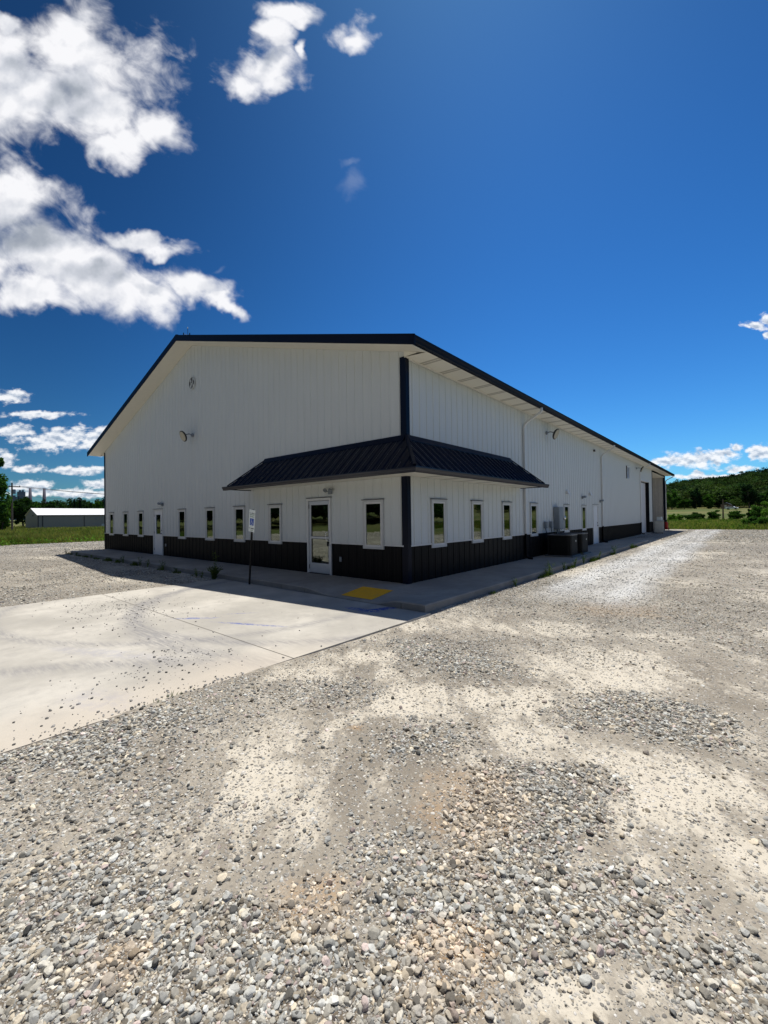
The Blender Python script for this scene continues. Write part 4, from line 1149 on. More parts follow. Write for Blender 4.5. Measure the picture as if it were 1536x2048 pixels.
# ------------------------------------------------------------------ scattered stones (uncountable: stuff)
def stone_mesh(seed):
    import bmesh
    bm = bmesh.new(); bmesh.ops.create_icosphere(bm, subdivisions=3, radius=1.0)
    r_ = np.random.default_rng(seed); n = int(r_.integers(7, 11))
    pl = r_.normal(size=(n, 3)); pl /= np.linalg.norm(pl, axis=1)[:, None]; dd = r_.uniform(.50, .88, n)
    sc_ = np.array([1.0, r_.uniform(.62, .95), r_.uniform(.42, .75)])
    for v in bm.verts:
        d = np.array(v.co); q = pl @ d; rad = 1.0
        for a, b_ in zip(q, dd):
            if a > 1e-3: rad = min(rad, b_ / a)
        rad = .985 * rad + .015
        p = d * rad * sc_
        v.co = Vector(p * (1 + .015 * r_.normal()))
    me_ = bpy.data.meshes.new('stone'); bm.to_mesh(me_); bm.free(); me_.materials.append(M['stone'])
    return me_
def scatter(name, pts, rot, scl, tint, protos, mat_slot=None):
    me_ = bpy.data.meshes.new(name); me_.vertices.add(len(pts)); me_.vertices.foreach_set('co', np.asarray(pts, np.float32).ravel())
    for k, v in (('rot', rot), ('tint', tint), ('scl', scl)):
        a = me_.attributes.new(k, 'FLOAT_VECTOR', 'POINT'); a.data.foreach_set('vector', np.asarray(v, np.float32).ravel())
    o = bpy.data.objects.new(name, me_); col.objects.link(o)
    pc = bpy.data.collections.new(name + '_shapes')
    for p_ in protos: pc.objects.link(p_)
    ng = bpy.data.node_groups.new(name + '_scatter', 'GeometryNodeTree')
    ng.interface.new_socket('Geometry', in_out='INPUT', socket_type='NodeSocketGeometry'); ng.interface.new_socket('Geometry', in_out='OUTPUT', socket_type='NodeSocketGeometry')
    N = ng.nodes; Lk = ng.links
    gi = N.new('NodeGroupInput'); go = N.new('NodeGroupOutput'); ip = N.new('GeometryNodeInstanceOnPoints')
    ci = N.new('GeometryNodeCollectionInfo'); ci.inputs['Collection'].default_value = pc; ci.inputs['Separate Children'].default_value = True; ci.inputs['Reset Children'].default_value = True
    mp_ = N.new('GeometryNodeMeshToPoints'); Lk.new(gi.outputs[0], mp_.inputs['Mesh'])
    Lk.new(mp_.outputs[0], ip.inputs['Points']); Lk.new(ci.outputs[0], ip.inputs['Instance']); ip.inputs['Pick Instance'].default_value = True
    def na(nm):
        n = N.new('GeometryNodeInputNamedAttribute'); n.data_type = 'FLOAT_VECTOR'; n.inputs['Name'].default_value = nm; return n.outputs['Attribute']
    Lk.new(na('rot'), ip.inputs['Rotation']); Lk.new(na('scl'), ip.inputs['Scale'])
    Lk.new(ip.outputs[0], go.inputs[0])
    md = o.modifiers.new('scatter', 'NODES'); md.node_group = ng
    return o
def proto(name, me_):
    return bpy.data.objects.new(name, me_)
sprotos = [proto('stone_shape', stone_mesh(100 + i)) for i in range(14)]
def in_view(x, y, margin=1.25):
    az = np.degrees(np.arctan2(x - CAM[0], y - CAM[1])) + 40.5
    return np.abs(az) < 42.4 * margin
def sample(n, x0, x1, y0, y1):
    return rng.uniform(x0, x1, n), rng.uniform(y0, y1, n)
PX, PY, PS = [], [], []
def add_stones(n, box, dens, size):
    x, y = sample(n, *box)
    keep = in_view(x, y) & (rng.random(n) < dens(x, y)) & (np.hypot(x - CAM[0], y - CAM[1]) > .8)
    onpad = (x < 1.86) & (x > -5.45) & (y < -1.7)
    onwalk = (x < 1.74) & (y > -1.76) & (x > -21.9)
    keep &= ~onpad & ~onwalk
    x, y = x[keep], y[keep]
    s_ = size(x, y)
    PX.append(x); PY.append(y); PS.append(s_)
logn = lambda n, m_, sg: np.clip(m_ * np.exp(rng.normal(0, sg, n)), m_ * .45, m_ * 1.9)
def dstones(x, y, k=1.0, base=.02):
    s_, d_, r_, l_ = masks(x, y)
    return np.clip((s_ ** 1.25) * k * 1.5 + base * (1 - d_ * .6), 0, 1)
near_box = (1.2, 9.5, -8.6, -3.2)
add_stones(105000, near_box, lambda x, y: dstones(x, y, 1.0, .04), lambda x, y: logn(len(x), .0135, .34))
add_stones(150000, near_box, lambda x, y: dstones(x, y, .5, .34), lambda x, y: logn(len(x), .0065, .35))
mid_box = (1.4, 14.0, -3.4, 4.5)
add_stones(70000, mid_box, lambda x, y: dstones(x, y, .8, .07), lambda x, y: logn(len(x), .0130, .34))
add_stones(110000, mid_box, lambda x, y: dstones(x, y, .7, .30), lambda x, y: logn(len(x), .0075, .32))
far_box = (1.5, 16.0, 4.0, 24.0)
add_stones(80000, far_box, lambda x, y: np.clip(.35 + .6 * lane_mask(x, y), 0, 1), lambda x, y: logn(len(x), .017, .35))
add_stones(110000, (1.2, 16.0, 24.0, 46.0), lambda x, y: np.clip(.5 + .5 * lane_mask(x, y), 0, 1), lambda x, y: logn(len(x), .026, .35))
add_stones(30000, (-36.0, -30.0, -20.0, 12), lambda x, y: .6 + 0 * x, lambda x, y: logn(len(x), .024, .35))
add_stones(40000, (-36.0, -21.9, -1.8, 14), lambda x, y: .6 + 0 * x, lambda x, y: logn(len(x), .024, .35))
left_box = (-30.0, -5.45, -14.0, -1.8)
add_stones(90000, left_box, lambda x, y: np.clip(.6 - .02 * (-x - 5), .2, 1), lambda x, y: logn(len(x), .017, .35))
# a few bigger ones
add_stones(120, (1.3, 9.5, -8.2, 0), lambda x, y: .25 + 0 * x, lambda x, y: logn(len(x), .024, .2))
x = np.concatenate(PX); y = np.concatenate(PY); s_ = np.concatenate(PS); n = len(x)
z = ground_h(x, y) + s_ * rng.uniform(-.25, .38, n)
lm = lane_mask(x, y); rm = emask(x, y, RUST); sm, dm, _, _ = masks(x, y)
g_ = np.clip(rng.normal(.375, .14, n), .08, .74)
hue = rng.random(n)
tint = np.stack([g_ * 1.05, g_ * .99, g_ * .84], -1)
cool = hue < .42; tint[cool] = np.stack([g_ * .99, g_ * .985, g_ * .91], -1)[cool]
tan_ = hue > .74; tint[tan_] = np.stack([g_ * 1.15, g_ * 1.0, g_ * .76], -1)[tan_]
pk = hue > .955; tint[pk] = np.stack([g_ * 1.08, g_ * .88, g_ * .80], -1)[pk]
dk = rng.random(n) < .10; tint[dk] *= .5
kr_ = np.clip(rm * .8, 0, .8)[:, None]; tint = tint * (1 - kr_) + kr_ * np.stack([g_ * 1.35, g_ * 1.02, g_ * .68], -1)
kl = np.clip(lm, 0, 1)[:, None]; tint = tint * (1 - kl) + kl * np.clip(np.stack([g_ * 1.75, g_ * 1.74, g_ * 1.70], -1), .25, .82)
kd = np.clip(dm * .6, 0, .6)[:, None] * (rng.random(n)[:, None] < .7); tint = tint * (1 - kd) + kd * np.array([.46, .41, .34])
rot = np.stack([rng.normal(0, .35, n), rng.normal(0, .35, n), rng.uniform(0, 2 * PI, n)], -1)
scl = np.stack([s_, s_, s_], -1)
gs = scatter('loose_gravel', np.stack([x, y, z], -1), rot, scl, np.clip(tint, .03, .85), sprotos)
tag(gs, kind='stuff')
print('stones', n)
# stones strewn over the concrete pad
n0 = 5200
x = np.concatenate([rng.normal(-3.5, .8, 420), rng.normal(-2.3, .8, 180), rng.uniform(-5.4, 1.8, 170), rng.normal(.6, .35, 160), rng.normal(1.2, .4, 200)])
y = np.concatenate([rng.normal(-4.9, .5, 420), rng.normal(-5.1, .45, 180), rng.uniform(-10.0, -1.9, 170), rng.normal(-5.6, .3, 160), rng.normal(-6.3, .6, 200)])
# spill along the pad's right edge
ye = rng.uniform(-8.5, -5.4, 260); xe = 1.82 - np.abs(rng.normal(0, .10, 260)) * np.clip((-4.2 - ye) / 2.6, .03, 1.3)
x = np.concatenate([x, xe]); y = np.concatenate([y, ye])
k = (x > -5.42) & (x < 1.83) & (y < -1.8) & (y > -10.5) & in_view(x, y); x, y = x[k], y[k]; n = len(x)
s_ = np.clip(.0075 * np.exp(rng.normal(0, .5, n)), .003, .019)
g_ = np.clip(rng.normal(.27, .11, n), .07, .55)
tint = np.stack([g_ * 1.05, g_, g_ * .92], -1)
rot = np.stack([rng.normal(0, .3, n), rng.normal(0, .3, n), rng.uniform(0, 2 * PI, n)], -1)
ps = scatter('strewn_pebbles', np.stack([x, y, -.13 + s_ * .4], -1), rot, np.stack([s_] * 3, -1), tint, [proto('pebble_shape', sprotos[i].data) for i in range(8)])
tag(ps, kind='stuff')

# ------------------------------------------------------------------ vegetation builders
def leaf_quads(P, size, seed, flat=.0, aspect=.62):
    """one small bent quad per point; returns verts, faces"""
    r_ = np.random.default_rng(seed); n = len(P)
    a = r_.normal(size=(n, 3)); a[:, 2] *= (1 - flat); a /= np.linalg.norm(a, axis=1)[:, None]
    b_ = r_.normal(size=(n, 3)); b_ -= (b_ * a).sum(1)[:, None] * a; b_ /= np.linalg.norm(b_, axis=1)[:, None]
    s_ = (size * r_.uniform(.6, 1.35, n))[:, None]
    V_ = np.stack([P - a * s_, P - b_ * s_ * aspect, P + a * s_, P + b_ * s_ * aspect], 1).reshape(-1, 3)
    F_ = np.arange(4 * n).reshape(n, 4)
    return V_, F_
def crown_points(n, rx, ry, rz, seed, clumps=38, spread=.26, hollow=.55, low=-.55):
    r_ = np.random.default_rng(seed)
    d = r_.normal(size=(clumps * 3, 3)); d /= np.linalg.norm(d, axis=1)[:, None]
    d = d[d[:, 2] > low][:clumps]
    rad = r_.uniform(hollow, 1.0, len(d)) * (1 + .16 * np.sin(3 * np.arctan2(d[:, 1], d[:, 0]) + seed))
    C_ = d * rad[:, None]
    w_ = r_.uniform(.4, 1.3, len(C_)); w_ /= w_.sum()
    ci = r_.choice(len(C_), n, p=w_)
    sp = r_.uniform(.55, 1.25, len(C_)) * spread
    g = r_.normal(size=(n, 3)); g /= np.linalg.norm(g, axis=1)[:, None]; g *= (r_.random(n) ** .45)[:, None]
    P_ = C_[ci] + g * sp[ci][:, None] * np.array([1.15, 1.15, .75])
    return P_ * np.array([rx, ry, rz]), C_ * np.array([rx, ry, rz])
def tree(name, label, cat, x, y, z, h, wd, seed, mat, n=5000, leaf=.2, trunk=.28, group=None, low=-.55, conifer=False):
    root = empty(name, (x, y, z)); tag(root, label, cat, group)
    r_ = random.Random(seed)
    if conifer:
        q = np.random.default_rng(seed); t_ = q.random(n) ** .8; tiers = np.round(t_ * 12) / 12 * .45 + t_ * .55
        ang = q.uniform(0, 2 * PI, n); arms = np.round(ang / (2 * PI) * 11) / 11 * 2 * PI + q.normal(0, .16, n)
        rad = (1.03 - tiers) * wd / 2 * q.random(n) ** .5
        P_ = np.stack([rad * np.cos(arms), rad * np.sin(arms), h * (.08 + .92 * tiers) - rad * .25], -1)
        V_, F_ = leaf_quads(P_, leaf, seed, .5)
        me_ = npmesh('crown', V_, F_); link('crown', me_, mat, root)
        t2 = MB(); t2.tube([(0, 0, 0), (0, 0, h * .5), (0, 0, h * .98)], [wd * .035, wd * .02, .01], 8); t2.build('trunk', M['bark'], root)
        return root
    ch = h * (1 - trunk * .55); cz = h - ch / 2
    P_, C_ = crown_points(n, wd / 2, wd / 2, ch / 2, seed, clumps=46 if n > 3000 else 22, low=low)
    V_, F_ = leaf_quads(P_ + np.array([0, 0, cz]), leaf, seed + 1)
    link('crown', npmesh('crown', V_, F_), mat, root)
    t2 = MB(); tr = max(.03, h * .022)
    lean = (r_.uniform(-.03, .03) * h, r_.uniform(-.03, .03) * h)
    fork = h * trunk * 1.3
    t2.tube([(0, 0, -.1), (lean[0] * .4, lean[1] * .4, fork * .6), (lean[0], lean[1], fork), (lean[0] * 1.3, lean[1] * 1.3, h * .72)], [tr * 1.35, tr, tr * .85, tr * .3], 9)
    for i in range(min(9, len(C_))):
        c_ = C_[(i * 5) % len(C_)]
        s0 = Vector((lean[0], lean[1], fork * r_.uniform(.8, 1.5))); e_ = Vector((c_[0], c_[1], cz + c_[2])); m_ = s0.lerp(e_, .5) + Vector((0, 0, h * .03))
        t2.tube([s0, m_, e_], [tr * .5, tr * .3, tr * .1], 6)
    t2.build('trunk', M['bark'], root)
    return root
def shrub(name, label, x, y, z, h, wd, seed, mat, n=1500, leaf=.09, group=None, cat='bush'):
    root = empty(name, (x, y, z)); tag(root, label, cat, group)
    P_, C_ = crown_points(n, wd / 2, wd / 2, h * .55, seed, clumps=26, spread=.36, hollow=.35, low=-.85)
    P_[:, 2] = np.maximum(P_[:, 2] + h * .48, .02)
    V_, F_ = leaf_quads(P_, leaf, seed + 3)
    link('foliage', npmesh('foliage', V_, F_), mat, root)
    t2 = MB()
    for i in range(7):
        c_ = C_[i % len(C_)]; t2.tube([(0, 0, -.05), (c_[0] * .5, c_[1] * .5, h * .3), (c_[0], c_[1], max(.1, c_[2] + h * .45))], [h * .02, h * .013, h * .004], 6)
    t2.build('stems', M['bark'], root)
    return root
def azp(az, d):
    a = R(az); return CAM[0] + d * math.sin(a), CAM[1] + d * math.cos(a)
def gz(x, y): return float(terr(np.array([x], float), np.array([y], float))[0])

# --- right: shrubs along the lot's far edge and the trees at the hill foot
def bush_at(px, D, h, wd, seed, mat, label, n=2200, leaf=.13):
    az = math.degrees(math.atan2((px - 768) / 842.26, 1)) - 40.53
    x, y = azp(az, D); return shrub('bush', label, x, y, gz(x, y), h, wd, seed, mat, n, leaf)
def hy(px): return 1034.3 - (px - 768) * .01375
def elpx(px, py): return math.atan((hy(px) - py) / 842.26 * math.cos(math.atan((px - 768) / 842.26)))
def span(px0, px1, D):
    a0 = math.atan((px0 - 768) / 842.26); a1 = math.atan((px1 - 768) / 842.26); return D * (a1 - a0)
def place(px0, px1, ytop, D):
    az = math.degrees((math.atan((px0 - 768) / 842.26) + math.atan((px1 - 768) / 842.26)) / 2) - 40.53
    x, y = azp(az, D); z = gz(x, y); h = 1.6 + D * math.tan(elpx((px0 + px1) / 2, ytop)) - z
    return x, y, z, h, span(px0, px1, D)
BUSHES = [(1364, 1399, 1027, 130, 'leaf_dark', 'wide dark shrub at the far side of the lot, nearest the warehouse end'),
 (1400.5, 1409, 1029.5, 140, 'leaf_dark', 'very small dark bush standing alone between two larger shrubs'),
 (1416, 1438, 1022.5, 130, 'leaf_mid', 'rounded mid green bush just left of the far utility pole'),
 (1458, 1487, 1023, 125, 'leaf_mid', 'broad green bush just right of the far utility pole, below the white car'),
 (1494, 1504, 1021, 150, 'leaf_dark', 'small dark bush left of the tall bright shrub'),
 (1502, 1526, 1012, 120, 'leaf_mid', 'tall shrub with a bright top near the right edge of the meadow'),
 (1522, 1560, 1002, 112, 'leaf_lite', 'light green small tree at the right edge of the picture')]
for i, (a, b_, yt, D_2, mt_, lb) in enumerate(BUSHES):
    x, y, z, h, wd = place(a, b_, yt, D_2)
    shrub('bush', lb, x, y, z, h * 1.05, wd * 1.3, 300 + i, M[mt_], 3800, .13)
for i, (a, b_, yt, D_2, w2) in enumerate([(1336, 1346, 1029, 108, 'nearest the downspout'), (1343, 1354, 1028, 110, 'middle one of the row'), (1352, 1364, 1030, 112, 'next to the wide dark shrub')]):
    x, y, z, h, wd = place(a, b_, yt, D_2)
    shrub('bush', 'light green low bush beside the far warehouse corner, ' + w2, x, y, z, h, wd * 1.2, 340 + i, M['leaf_lite'], 1500, .12, group='light green bushes beside the warehouse end')
for i, (a, b_, yt, D_2, w2) in enumerate([(1484, 1500, 1038, 66, 'leftmost clump of the'), (1497, 1516, 1034, 64, 'second clump from the left of the'), (1512, 1532, 1036, 62, 'third clump from the left of the'), (1526, 1550, 1033, 60, 'rightmost clump of the')]):
    x, y, z, h, wd = place(a, b_, yt, D_2)
    shrub('bush', w2 + ' rank green brush along the gravel edge', x, y, z, h, wd * 1.25, 360 + i, M['leaf_mid'], 2400, .085, group='rank brush at the gravel edge')
TREES = [(1330, 1358, 984, 300, 'leaf_mid', 'bright green tree directly beside the far warehouse corner'),
 (1355, 1383, 996, 290, 'leaf_mid', 'low spreading tree between the warehouse corner and the dark conifer'),
 (1404, 1429, 990, 310, 'leaf_mid', 'mid green tree just right of the dark conifer'),
 (1424, 1452, 986, 320, 'leaf_dark', 'dark round tree behind the far utility pole'),
 (1447, 1474, 993, 325, 'leaf_dark', 'dark tree behind the white car'),
 (1479, 1520, 970, 300, 'leaf_conifer', 'largest and darkest tree at the foot of the wooded hill'),
 (1514, 1548, 984, 310, 'leaf_dark', 'dark tree at the right edge of the picture at the foot of the hill')]
for i, (a, b_, yt, D_2, mt_, lb) in enumerate(TREES):
    x, y, z, h, wd = place(a, b_, yt, D_2)
    tree('tree', lb, 'tree', x, y, z, h, wd * 1.08, 400 + i, M[mt_], 3600, .42, .2, low=-.9)
x, y, z, h, wd = place(1380, 1405, 978, 295)
tree('tree', 'very dark dense cone shaped tree at the foot of the hill', 'tree', x, y, z, h, wd, 450, M['leaf_conifer'], 4200, .45, .1, low=-.95)
# left: trees
LT = [(-48, 14, 914, 75, 'leaf_mid', 'tall leafy tree cut by the left edge of the picture', 9000, .17),
 (-16, 24, 990, 104, 'leaf_lite', 'bright green lower tree at the left edge beside the utility pole', 5000, .17),
 (24, 68, 990, 150, 'leaf_dark', 'wide dark tree between the utility pole and the tan shed', 6000, .22),
 (64, 82, 1000, 190, 'leaf_mid', 'small tree whose top shows above the left end of the shed roof', 2400, .28),
 (95, 117, 1005, 200, 'leaf_dark', 'tree showing above the shed roof right of the second smokestack', 2400, .3),
 (115, 131, 1008, 210, 'leaf_dark', 'low dark tree above the middle of the shed roof', 2000, .3),
 (186, 209, 1000, 200, 'leaf_mid', 'tree above the shed roof right beside the warehouse corner', 2600, .3)]
for i, (a, b_, yt, D_2, mt_, lb, n_l, lf) in enumerate(LT):
    x, y, z, h, wd = place(a, b_, yt, D_2)
    tree('tree', lb, 'tree', x, y, z, h, wd * 1.05, 500 + i, M[mt_], n_l, lf, .15 if i else .22, low=-.95)
for i, (a, b_, yt, lb) in enumerate([(143, 155, 999, 'rounder of the two conifers above the shed roof'), (154, 166, 997, 'dark pointed conifer, right one of the two above the shed roof')]):
    x, y, z, h, wd = place(a, b_, yt, 212)
    tree('conifer', lb, 'tree', x, y, z, h, wd * 1.2, 540 + i, M['leaf_conifer'], 3000, .32, conifer=True)
TWL = ['outside the left edge', 'at the left edge behind the tall tree', 'behind the utility pole', 'between the two smokestacks and beyond', 'left of the two conifers', 'just right of the pointed conifer', 'second right of the pointed conifer', 'at the warehouse corner', 'hidden past the warehouse corner']
for i, (a, b_) in enumerate([(-60, -30), (-30, 2), (2, 30), (78, 98), (126, 148), (160, 176), (172, 190), (205, 228), (226, 250)]):
    x, y, z, h, wd = place(a, b_, 1011 if i > 2 else 1002, 225)
    tree('tree', 'far tree behind the shed, ' + TWL[i], 'tree', x, y, z, h, wd * 1.15, 560 + i, M['leaf_dark'], 1500, .36, .12, group='trees of the far wood line behind the shed', low=-.95)

# wooded hill and the woods around the meadow (no single crown can be counted): one object
def crown_proto(i):
    q = np.random.default_rng(900 + i)
    P_, C_ = crown_points(620, 1, 1, .95, 900 + i, clumps=26, spread=.34, hollow=.55, low=-.4)
    P_[:, 2] += .75
    V_, F_ = leaf_quads(P_, .085, 950 + i)
    me_ = npmesh('crown_shape', V_, F_); me_.materials.append(M['leaf_hill']); return me_
mt = bpy.data.materials.new('hill_leaves'); mt.use_nodes = True; M['leaf_hill'] = mt
t = NT(mt.node_tree); out = t.new('ShaderNodeOutputMaterial')
a = t.new('ShaderNodeAttribute', attribute_name='tint'); a.attribute_type = 'INSTANCER'
P = worldpos(t); n_ = t.noise(P, .5, 3, .6)
v = t.new('ShaderNodeVectorMath', operation='SCALE'); t.l.new(a.outputs['Vector'], v.inputs[0]); t.l.new(t.maprange(n_, .3, .7, .65, 1.4, smooth=False), v.inputs['Scale'])
d = t.new('ShaderNodeBsdfDiffuse'); t.l.new(v.outputs[0], d.inputs[0]); tl = t.new('ShaderNodeBsdfTranslucent'); t.l.new(t.vmath('MULTIPLY', v.outputs[0], (1, 1.3, .5)), tl.inputs[0])
mx = t.new('ShaderNodeMixShader'); mx.inputs[0].default_value = .25; t.l.new(d.outputs[0], mx.inputs[1]); t.l.new(tl.outputs[0], mx.inputs[2]); t.l.new(mx.outputs[0], out.inputs[0])
def wood(name, az0, az1, d0, d1, n, rmin, rmax, seed):
    q = np.random.default_rng(seed)
    az = np.radians(q.uniform(az0, az1, n)); dd = np.sqrt(q.uniform(d0 ** 2, d1 ** 2, n))
    x = CAM[0] + dd * np.sin(az); y = CAM[1] + dd * np.cos(az)
    k = ~((x > -40) & (x < 20) & (y > -36) & (y < 48))
    x, y = x[k], y[k]; n = len(x)
    z = terr(x, y)
    s_ = q.uniform(rmin, rmax, n)
    pat = vnoise(x * .012 + 9, y * .012 + 4, 77)
    base = np.where((pat > .5)[:, None], np.array([.042, .072, .028]), np.array([.024, .046, .024]))
    base = base * q.uniform(.45, 1.6, n)[:, None] * np.stack([q.uniform(.85, 1.25, n), np.ones(n), q.uniform(.8, 1.1, n)], -1)
    dk = q.random(n) < .16; base[dk] *= .45
    return np.stack([x, y, z], -1), np.stack([0 * x, 0 * x, q.uniform(0, 6.28, n)], -1), np.stack([s_, s_, s_ * q.uniform(.70, 1.0, n) * (1.3 if rmax < 6 else 1)], -1), base
cps = [proto('crown_shape', crown_proto(i)) for i in range(7)]
A_ = [wood('h', -32, 26, 315, 860, 5200, 4.5, 8.8, 5)]
hf = scatter('hill_forest', *[np.concatenate([q[i] for q in A_]) for i in range(4)], cps)
tag(hf, kind='stuff')
A_ = [wood('a', 26, 262, 66, 125, 1100, 3.4, 5.6, 6), wood('b', 266, 290, 228, 275, 330, 3.6, 5.2, 7)]
wf = scatter('surrounding_woods', *[np.concatenate([q[i] for q in A_]) for i in range(4)], [proto('wood_crown_shape', c_.data) for c_ in cps[:4]])
tag(wf, kind='stuff')

# tall meadow grass (stuff)
def blades(x, y, z, hgt, wdt, seed):
    q = np.random.default_rng(seed); n = len(x)
    a = q.uniform(0, 2 * PI, n); dx, dy = np.cos(a), np.sin(a)
    ln = q.uniform(-.45, .45, n) * hgt; lb = q.uniform(-.45, .45, n) * hgt
    b0 = np.stack([x - dx * wdt, y - dy * wdt, z], -1); b1 = np.stack([x + dx * wdt, y + dy * wdt, z], -1)
    m1 = np.stack([x + ln * .35 + dx * wdt * .8, y + lb * .35 + dy * wdt * .8, z + hgt * .6], -1); m0 = np.stack([x + ln * .35 - dx * wdt * .8, y + lb * .35 - dy * wdt * .8, z + hgt * .6], -1)
    tp_ = np.stack([x + ln, y + lb, z + hgt], -1); t2_ = tp_ + np.stack([dx * wdt * .2, dy * wdt * .2, 0 * x], -1)
    V_ = np.stack([b0, b1, m1, m0, t2_, tp_], 1).reshape(-1, 3); k = np.arange(n) * 6
    F_ = np.concatenate([np.stack([k, k + 1, k + 2, k + 3], -1), np.stack([k + 3, k + 2, k + 4, k + 5], -1)])
    return V_, F_
q = np.random.default_rng(61)
def meadow(n, az0, az1, d0, d1, hfun, test):
    az = np.radians(q.uniform(az0, az1, n)); dd = np.exp(q.uniform(math.log(d0), math.log(d1), n))
    x = CAM[0] + dd * np.sin(az); y = CAM[1] + dd * np.cos(az); k = test(x, y); x, y, dd = x[k], y[k], dd[k]
    z = terr(x, y); cl = vnoise(x * .35, y * .35, 63); h = hfun(x, y) * (.45 + cl) * q.uniform(.6, 1.25, len(x))
    return x, y, z - .03, h, np.clip(.0006 * dd, .012, .08)
L1 = meadow(110000, -96, -62, 38, 150, lambda x, y: .62 * np.clip((-35.2 - x) / 1.6, .15, 1), lambda x, y: (x < -35.2 + (vnoise(y * .5, x * 0, 64) - .5) * 2) & ~((x < -112.5) & (x > -127) & (y > 12.5) & (y < 61)))
V1, F1 = blades(*L1, 71)
tag(link('meadow_grass', npmesh('meadow_grass', V1, F1), M['grass']), kind='stuff')
L2 = meadow(60000, -20, 26, 50, 130, lambda x, y: .55 * np.clip((y - 45.5) / 2.0, .15, 1) * np.clip(1.3 - (y - 46) / 60, .35, 1), lambda x, y: (y > 45.6 + (vnoise(x * .5, y * 0, 65) - .5) * 1.5) & ((x > -1) | (y > 60)) | ((y > 46) & (x > -8)))
V2, F2 = blades(*L2, 72)
tag(link('verge_grass', npmesh('verge_grass', V2, F2), M['grass']), kind='stuff')
# leafy weeds mixed in the meadows
def weedpatch(name, L, k_, seed, size):
    i = np.random.default_rng(seed).choice(len(L[0]), k_); c_ = np.stack([L[0][i], L[1][i], L[2][i]], -1)
    r2 = np.random.default_rng(seed + 1); rep = 22; P_ = np.repeat(c_, rep, 0) + r2.normal(size=(k_ * rep, 3)) * np.array([.28, .28, .14]) + np.array([0, 0, .3])
    V_, F_ = leaf_quads(P_, size, seed + 2); tag(link(name, npmesh(name, V_, F_), M['leaf_lite']), kind='stuff')
weedpatch('meadow_weeds', L1, 1900, 81, .07); weedpatch('verge_weeds', L2, 1500, 83, .08)
# grass tufts in the joint between walk and gravel
x = np.concatenate([q.uniform(-21.5, -5.4, 5200), np.full(5200, 1.74) + np.abs(q.normal(0, .06, 5200)), 1.8 + q.normal(0, .02, 260)])
y = np.concatenate([-1.78 - np.abs(q.normal(0, .09, 5200)), q.uniform(.6, 21, 5200), q.uniform(-7, -2.5, 260)])
cl = vnoise(x * 1.6 + 3, y * 1.6 + 3, 66); k = cl > .56; x, y, cl = x[k], y[k], cl[k]
h = (.03 + .14 * np.clip((cl - .56) * 5, 0, 1)) * q.uniform(.4, 1.3, len(x)); h[y < -2.4] *= .35
V3, F3 = blades(x, y, np.full(len(x), GZ), h, np.full(len(x), .0045), 73)
tag(link('kerb_grass', npmesh('kerb_grass', V3, F3), M['weed']), kind='stuff')

# single weeds
def weed(x, y, h, seed, label, group=None, spread=.5, bushy=1.0, lf=.019):
    root = empty('weed', (x, y, GZ)); tag(root, label, 'weed', group)
    r_ = random.Random(seed); st_ = MB(); pts = []
    for i in range(int(5 * bushy) + 2):
        a = r_.uniform(0, 2 * PI); l_ = h * r_.uniform(.55, 1); o_ = l_ * spread * r_.uniform(.2, .8)
        p_ = [(0, 0, 0), (o_ * .35 * math.cos(a), o_ * .35 * math.sin(a), l_ * .5), (o_ * math.cos(a), o_ * math.sin(a), l_)]
        st_.tube(p_, [.004, .003, .0015], 5)
        for k_ in range(int(13 * h / .35) + 3):
            f_ = r_.uniform(.15, 1); q0 = Vector(p_[0]).lerp(Vector(p_[1]), min(1, f_ * 2)) if f_ < .5 else Vector(p_[1]).lerp(Vector(p_[2]), f_ * 2 - 1)
            pts.append(q0 + Vector((r_.gauss(0, .022), r_.gauss(0, .022), r_.gauss(0, .012))))
    st_.build('stem', M['weed'], root)
    V_, F_ = leaf_quads(np.array([tuple(p_) for p_ in pts]), lf, seed, .2, .4)
    link('leaves', npmesh('leaves', V_, F_), M['weed'], root)
    return root
weed(-5.55, -1.92, .42, 1, 'largest bushy green weed at the corner of the concrete pad under the sixth window', None, .9, 9, .026)
weed(-5.72, -1.80, .85, 2, 'tall thin weed stalk rising behind the bushy weed at the pad corner', None, .2, .4)
FWL = ['at its far left end', 'below the leftmost window', 'below the third window', 'just right of the white door', 'the taller one below the fourth window', 'close beside that taller one', 'tall one below the fifth window', 'between the fifth and sixth windows', 'left of the sixth window', 'nearest the bushy weed']
SWL = ['the nearest to the camera', 'the tallest before the condensers', 'close beside the tallest one', 'low one between the tall one and the condensers', 'just before the nearer condenser', 'in front of the nearer condenser', 'in front of the farther condenser', 'tall single stalk beyond the condensers', 'farthest, in front of the side door']
for i, (x, y, h) in enumerate([(-21.3, -1.95, .28), (-19.6, -1.9, .22), (-17.2, -1.86, .2), (-13.1, -1.85, .33), (-11.2, -1.9, .40), (-10.6, -1.86, .34), (-9.2, -1.88, .38), (-8.1, -1.9, .25), (-6.6, -1.95, .3), (-6.15, -2.0, .26)]):
    weed(x, y, h, 20 + i, 'small weed on the front walk edge, ' + FWL[i], 'weeds along the front walk')
for i, (x, y, h) in enumerate([(1.80, 1.95, .22), (1.82, 4.35, .42), (1.79, 4.15, .30), (1.80, 5.6, .32), (1.83, 6.6, .36), (1.80, 7.7, .4), (1.84, 9.6, .35), (1.83, 12.2, .5), (1.85, 15.6, .3)]):
    weed(x, y, h, 40 + i, 'small weed on the side walk kerb, ' + SWL[i], 'weeds along the side walk')

